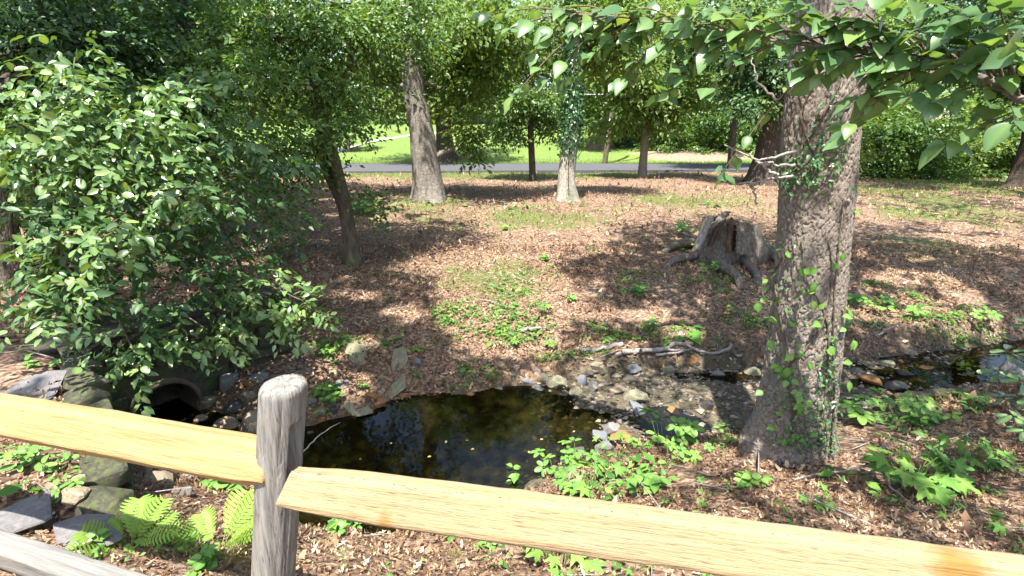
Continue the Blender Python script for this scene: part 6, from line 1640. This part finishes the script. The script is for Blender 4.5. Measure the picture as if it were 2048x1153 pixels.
PL = [
    ('fern', 'bright lime fern at lower left beside the slabs', 258, 1104, 66, 12), ('fern', 'pale lime fern left of the fence post foot', 436, 1098, 72, 13),
    ('pair', 'broad leaved weed at the foot of the lower left fern', 205, 1105, 45, 4), ('pair', 'dark broad leaved weed below the fern beside post', 400, 1140, 50, 5),
    ('pair', 'oval leaved weed left of the post above the ferns', 448, 985, 50, 5), ('lance', 'lance leaved weed on the ledge below the left rail', 75, 945, 62, 6),
    ('lance', 'lance leaved weed at the wing wall top', 140, 1000, 50, 4), ('lance', 'lance leaved tuft at far left under the left rail', 20, 920, 40, 4), ('pair', 'small bright weed on the sunlit ledge under the shrub', 112, 730, 30, 2),
    ('pair', 'low bright weed at left edge of the sunlit ledge', 55, 735, 26, 2), ('maple', 'bright maple seedlings under the right rail', 1125, 1130, 70, 22), ('maple', 'maple seedlings just above the right rail at pool end', 1180, 985, 58, 20),
    ('pair', 'bright weeds above the rail right of the maple seedlings', 1290, 985, 42, 6), ('pair', 'compound leaved weed at the pool end by the rail', 1030, 968, 36, 3), ('creeper', 'creeper over the pool edge above the rail', 1110, 940, 44, 7),
    ('creeper', 'creeper patch at the right end of the pool', 1150, 920, 40, 6), ('maple', 'bright yellow green seedling on the grey rock', 1218, 900, 26, 7), ('creeper', 'large creeper patch between the pool and the oak', 1330, 880, 56, 10),
    ('creeper', 'creeper by the gravel bar front', 1275, 890, 36, 5), ('creeper', 'creeper under the large patch left of oak', 1335, 925, 44, 6), ('creeper', 'glossy creeper at the oak foot left side', 1470, 880, 34, 6), ('pair', 'rounded weed at the foot of the oak front', 1530, 890, 32, 4),
    ('creeper', 'low creeper on litter left of the oak foot', 1390, 910, 28, 4), ('creeper', 'small creeper sprig between the two low creepers', 1428, 908, 16, 2), ('pair', 'five leaved weed on litter below the oak', 1505, 975, 34, 5), ('creeper', 'creeper sprig left of the five leaved weed', 1410, 985, 24, 3),
    ('creeper', 'second creeper sprig left of the five leaved weed', 1450, 980, 18, 2), ('maple', 'dark seedling on litter above the rail middle', 1618, 1010, 38, 8), ('maple', 'low seedling touching the rail top below the oak', 1570, 1035, 30, 4), ('creeper', 'bright creeper just above the rail below the oak', 1385, 1020, 28, 3), ('creeper', 'small bright creeper beside it above the rail', 1345, 1008, 22, 3),
    ('maple', 'big maple seedling clump right of the oak foot', 1820, 970, 78, 34), ('maple', 'rounded maple clump farther right of the oak foot', 1945, 925, 48, 22), ('maple', 'seedlings at the lower right corner above rail', 2010, 1080, 48, 12), ('maple', 'maple sprig right of the big clump', 1885, 950, 30, 6),
    ('maple', 'low maple sprig above the rail at right', 1900, 1045, 34, 6), ('maple', 'maple clump cut by the right picture edge', 2042, 950, 30, 8), ('pair', 'small seedling on litter under right clumps', 1985, 990, 20, 2), ('creeper', 'bright weeds right beside the oak foot', 1722, 840, 50, 10), ('creeper', 'weeds behind the bright weeds right of the oak', 1790, 820, 46, 9),
    ('creeper', 'weed patch on the near bank right of the oak', 1850, 838, 44, 8), ('creeper', 'weed patch by the fallen log', 1910, 815, 40, 7), ('maple', 'bright vine maple seedlings left of the mossy slab', 662, 705, 26, 16), ('maple', 'bright seedlings right of the blue grey bank stone', 848, 708, 18, 10), ('pair', 'clover like weeds at the bank left of pool', 655, 800, 30, 6), ('pair', 'small weeds on the bank below the long slab', 730, 778, 16, 3),
    ('grass', 'pale grass tuft hanging over the far pool edge', 985, 765, 26, 90), ('grass', 'green grass tuft left of the pale tuft', 945, 772, 20, 50), ('grass', 'long bladed grass below the right rail', 905, 1120, 34, 16), ('pair', 'small oval weed below the right rail', 968, 1100, 26, 3),
    ('pair', 'dark weeds on litter right of the post foot', 690, 1070, 36, 5), ('lance', 'bright weeds at the near water edge under the rail', 700, 1055, 34, 5), ('pair', 'weeds by the water under the rail middle', 812, 1060, 22, 3), ('pair', 'small seedling at the bottom edge right of the post', 690, 1135, 18, 1), ('pair', 'dark seedling under the rail left of the maple clump', 840, 1125, 12, 1),
    ('maple', 'bright weeds in the sunlit middle of the slope', 1075, 622, 24, 9), ('pair', 'single upright weed in the middle of the slope', 1142, 602, 16, 3), ('pair', 'dark weed clump on the open slope', 1092, 522, 16, 4), ('creeper', 'weeds above the bank roots', 1290, 655, 24, 6), ('creeper', 'bright weeds above the thick grey root', 1190, 660, 20, 6), ('creeper', 'weeds at the bank top left of grey root', 1020, 690, 18, 4), ('creeper', 'weeds on the bank above the rock bar', 1105, 692, 22, 6),
    ('pair', 'fine weeds on the slope left of the stump roots', 1280, 590, 24, 6), ('creeper', 'weed patch at left foot of the stump', 1370, 470, 30, 10), ('creeper', 'weeds on the top left rim side of the stump', 1395, 500, 22, 6), ('creeper', 'weeds in front of the stump roots', 1420, 545, 26, 8), ('lance', 'leafy sprig at foot of the leaning tree', 735, 425, 40, 8), ('creeper', 'weeds at the foot of the leaning tree', 705, 520, 16, 6),
    ('creeper', 'dark weed mass on the bank right of oak', 1740, 620, 34, 12), ('creeper', 'weeds on the far bank edge right of the oak', 1840, 640, 30, 8), ('creeper', 'dark weeds hanging over the far bank at right', 1950, 640, 34, 10), ('creeper', 'bright leaves beside the oak edge over the riffle', 1705, 660, 34, 8), ('lance', 'weeds in shade on the left bank edge', 580, 700, 20, 4), ('pair', 'bright weed above the left end of the pool', 632, 648, 20, 4),
    ('maple', 'maple sprig under the right rail centre', 1270, 1145, 36, 5), ('pair', 'weed on the litter under the right rail', 1400, 1145, 30, 3),
]
for i, (kd_, lab, px, py, w, n) in enumerate(PL):
    plant(kd_, lab, px, py, w, n, i)

# evergreen shrub at the right edge
rng = np.random.default_rng(131)
rb = np.array([4.1, 2.9, hz(4.1, 2.9)])
rh = thing('evergreen_shrub', 'evergreen shrub with long narrow leaves at the right edge', 'shrub', rb)
for i, (a, b, d) in enumerate(((2010, 700, 3.3), (2040, 760, 3.2), (2025, 830, 3.1), (2050, 860, 3.0), (1990, 740, 3.5), (2060, 700, 3.2), (2035, 790, 3.3), (2060, 640, 3.3), (2000, 790, 3.5), (2070, 800, 3.1))):
    E_ = at(a, b, d)
    P = spline([rb, rb * .5 + E_ * .5 + np.array([.1, 0, .1]), E_], 14); V, T = tube(P, np.linspace(.012, .005, 14), 6); part('branch', V, T, M['bark_brown'], rh, smooth=True)
    for q in range(9):
        an = q * 2.4 + rng.random()
        leaf_part(rh, E_ - norm(E_ - rb) * .01 * q, np.array([math.cos(an), math.sin(an), .15 * rng.normal()]), np.array([0, -.2, 1.0]) + .25 * rng.normal(size=3), rng.uniform(.09, .14), 'narrow', M['leaf_rhodo'])

# yellow leaves on the pool
rng = np.random.default_rng(141)
for a, b in ((893, 881), (931, 881), (949, 898), (784, 888), (863, 913), (1058, 902), (1080, 880), (1150, 862), (720, 920)):
    p = on_z(a, b, ZW + .004)
    an = rng.random() * 6.28
    o = leaf_part(None, p, np.array([math.cos(an), math.sin(an), 0.02]), np.array([0, 0, 1.0]), rng.uniform(.028, .045), 'ellip', M['leaf_yellow'], 'floating_leaf')
    tag(o, 'tiny yellow leaf floating on the still pool', 'leaf', 'yellow leaves floating on the pool')

# ------------------------------------------------------------------ leaf litter, ground cover, grass
def ground_pts(rg, n, x0, x1, y0, y1):
    x = rg.uniform(x0, x1, n); y = rg.uniform(y0, y1, n)
    d, sg, ii, tt = seg_dist(x, y, STREAM); w = STREAM[ii, 2] * (1 - tt) + STREAM[ii + 1, 2] * tt
    m = (d > w + .03) & (y > fence_y(x) - .5) & (abs(x) < y * 1.22 + 1.2)
    return x[m], y[m], (d - w)[m], sg[m]
LIT_A = (np.array([(0, 0, .02), (.25, .16, .10), (.5, .06, .03), (.55, .25, .14), (.8, .10, .06), (1, 0, .12), (.3, -.2, .12), (.55, -.05, .0), (.62, -.2, .10)]), np.array([(0, 2, 1), (0, 7, 2), (2, 4, 3), (2, 7, 4), (4, 7, 5), (0, 6, 7), (7, 8, 5)]))
LIT_B = (np.array([(0, .05, 0), (.35, .14, .13), (.4, -.10, .02), (1, .02, .16)]), np.array([(0, 2, 1), (1, 2, 3)]))
LIT_C = (np.array([(0, 0, .1), (.3, .25, .02), (.4, 0, -.02), (.35, -.22, .06), (.8, .16, .08), (1, -.05, .16)]), np.array([(0, 2, 1), (0, 3, 2), (1, 2, 4), (2, 5, 4), (2, 3, 5)]))
rng = np.random.default_rng(151)
PS, AS, NS, SS = [], [], [], []
for n, bx, sz in ((95000, (-3.6, 6.5, .9, 4.8), .030), (135000, (-7, 10, 4.4, 10), .042), (48000, (-14, 18, 9.5, 18), .065), (16000, (-16, 30, 17, 26), .09)):
    x, y, e, sg = ground_pts(rng, n, *bx)
    keep = rng.random(len(x)) > .55 * grass_mask(x, y)
    keep &= (fbm(x * 1.6, y * 1.6, s=71) + .5 * vnoise(x * 6, y * 6, s=74) > -.85 + .55 * rng.random(len(x)))
    keep &= ~((e < .2) & (sg > 0) & (rng.random(len(x)) < .4))
    x, y = x[keep], y[keep]
    ev = 0.02
    z = hgt(x, y)
    gxn = (hgt(x + ev, y) - z) / ev; gyn = (hgt(x, y + ev) - z) / ev
    nrm = norm(np.stack([-gxn, -gyn, np.ones(len(x))], 1))
    nrm = norm(nrm + (.36 if sz < .06 else .2) * rng.normal(size=nrm.shape))
    PS.append(np.stack([x, y, z + .006 + .012 * rng.random(len(x))], 1)); NS.append(nrm); AS.append(rng.normal(size=nrm.shape)); SS.append(sz * rng.lognormal(0, .35, len(x)))
P, A, N, S = map(np.concatenate, (PS, AS, NS, SS))
tone = np.clip(.46 + .2 * vnoise(P[:, 0] * .8, P[:, 1] * .8, s=5) + .22 * vnoise(P[:, 0] * 3.1, P[:, 1] * 3.1, s=6) + .27 * rng.normal(size=len(P)), 0, 1)
sel = rng.choice(3, len(P), p=[.2, .6, .2]); bits, tn = [], []
for q, tp in enumerate((LIT_A, LIT_B, LIT_C)):
    m = sel == q
    V, T, k = frames_to_mesh(P[m], A[m], N[m], S[m] * (1.25, .85, 1.0)[q], tp); bits.append((V, T)); tn.append(np.repeat(tone[m], k))
V, T = join(bits)
tag(np_mesh('leaf_litter', V, T, M['litter'], rnd=np.concatenate(tn)), 'dry brown leaf litter covering the banks and slope', 'leaves', kind='stuff')

COVER = [gblob(1000, 640, 190, 60, 1.2), gblob(1100, 420, 300, 22, .7), gblob(850, 410, 120, 20, .8), gblob(1400, 420, 150, 20, .5), gblob(1900, 430, 160, 40, .45), gblob(820, 680, 120, 40, .8), gblob(1290, 560, 100, 50, .6), gblob(1300, 675, 230, 24, 1.3), gblob(1130, 715, 160, 14, 1.0), gblob(1400, 700, 160, 8, 1.0), gblob(1850, 660, 180, 20, 1.1), gblob(1380, 480, 70, 25, 1.0), gblob(1450, 570, 90, 30, .9), gblob(1500, 640, 70, 45, 1.0), gblob(1780, 600, 90, 40, .8), gblob(1900, 640, 130, 30, .9), gblob(1000, 440, 160, 30, .4), gblob(700, 640, 90, 30, .5), gblob(1050, 560, 90, 60, .7),
         gblob(1250, 940, 160, 60, .8), gblob(1500, 900, 120, 30, .6), gblob(1800, 850, 160, 30, .9), gblob(1900, 800, 120, 20, .8), gblob(650, 800, 70, 40, .7), gblob(950, 1110, 220, 40, .35), gblob(1700, 960, 240, 70, .35), gblob(900, 1060, 60, 30, .3), gblob(520, 700, 60, 40, .6), gblob(80, 700, 120, 60, .8), gblob(120, 960, 140, 60, 1.0), gblob(300, 1100, 180, 60, .9), gblob(700, 1110, 130, 40, .6), gblob(1900, 390, 200, 30, .3), gblob(880, 360, 220, 8, .6), gblob(1100, 380, 250, 12, .3), gblob(850, 780, 150, 20, .5), gblob(960, 745, 100, 25, .6), gblob(700, 700, 120, 40, .7)]
PS, AS, NS, SS = [], [], [], []
for n, bx, sz in ((20000, (-3.6, 6.5, .9, 4.8), .040), (80000, (-5, 10, 4.4, 9.5), .036), (44000, (-10, 18, 9, 24), .06)):
    x, y, e, sg = ground_pts(rng, n, *bx)
    d = .8 * blob_mask(x, y, COVER) + .32 * fbm(x * 2.2, y * 2.2, s=61) + .4 * vnoise(x * 7, y * 7, s=62) - .38
    keep = d > rng.random(len(x)) * 1.5
    x, y = x[keep], y[keep]; z = hgt(x, y)
    psz = rng.lognormal(-.1, .42, len(x))
    for q in range(4):
        a = rng.random(len(x)) * 6.28; r = sz * .7 * psz
        PS.append(np.stack([x + np.cos(a) * r * .5, y + np.sin(a) * r * .5, z + .015 + .05 * rng.random(len(x))], 1))
        AS.append(np.stack([np.cos(a), np.sin(a), -.05 + .25 * rng.normal(size=len(x))], 1)); NS.append(np.array([0, -.2, 1.0]) + .45 * rng.normal(size=(len(x), 3))); SS.append(sz * psz * rng.lognormal(0, .3, len(x)))
P, A, N, S = map(np.concatenate, (PS, AS, NS, SS))
V, T, k = frames_to_mesh(P, A, N, S, MED if False else DIA)
tag(np_mesh('ground_cover', V, T, M['leaf_plant_stuff'], rnd=np.repeat(np.clip(.45 + .3 * rng.normal(size=len(P)), 0, 1), k)), 'small green ground cover plants scattered over the leaf litter', 'ground cover', kind='stuff')

BL = (np.array([(0, .05, 0), (0, -.05, 0), (.6, .04, 0), (.6, -.04, 0), (1, 0, -.15)]), np.array([(0, 1, 3), (0, 3, 2), (2, 3, 4)]))
PS, SS = [], []
for n, bx, sz in ((60000, (-12, 30, 11, 26), .10), (16000, (2.5, 12, 5.5, 11), .06)):
    x, y, e, sg = ground_pts(rng, n, *bx)
    keep = grass_mask(x, y) * (.55 + .9 * vnoise(x * 2.3, y * 2.3, s=81)) > .05 + .8 * rng.random(len(x)); x, y = x[keep], y[keep]
    PS.append(np.stack([x, y, hgt(x, y) - .005], 1)); SS.append(sz * rng.lognormal(0, .35, len(x)))
# lawn verge along the far road edge
x = rng.uniform(-14, 18, 9000); y0 = np.interp(x, lx, ye); y = y0 + rng.random(9000) ** 2 * 2.5
PS.append(np.stack([x, y, [lawn_z(a, b) - .01 for a, b in zip(x, y)]], 1)); SS.append(.11 * rng.lognormal(0, .3, 9000))
P, S = np.concatenate(PS), np.concatenate(SS)
A = np.array([0, 0, 1.0]) + .45 * rng.normal(size=P.shape); N = rng.normal(size=P.shape)
V, T, k = frames_to_mesh(P, A, N, S, BL)
tag(np_mesh('grass', V, T, M['grass'], rnd=np.repeat(rng.random(len(P)), k)), 'short thin grass under the trees and along the road edges', 'grass', kind='stuff')

# small broken sticks among the leaves
x, y, e, sg = ground_pts(rng, 3200, -5, 10, 1.2, 12)
P0 = np.stack([x, y, hgt(x, y) + .012], 1); a = rng.random(len(x)) * 6.28; L = .05 * rng.lognormal(0, .6, len(x)); D0 = np.stack([np.cos(a), np.sin(a), .1 * rng.normal(size=len(x))], 1)
ST_T = (np.array([(0, .018, 0), (0, -.018, 0), (0, 0, .03), (1, .012, .02), (1, -.012, .02), (1, 0, .04)]), np.array([(0, 1, 4), (0, 4, 3), (1, 2, 5), (1, 5, 4), (2, 0, 3), (2, 3, 5)]))
V, T, k = frames_to_mesh(P0, D0, np.tile([0, 0, 1.0], (len(x), 1)), L * 2, ST_T)
tag(np_mesh('twig_debris', V, T, M['dead_wood']), 'small broken sticks scattered through the leaf litter', 'twigs', kind='stuff')
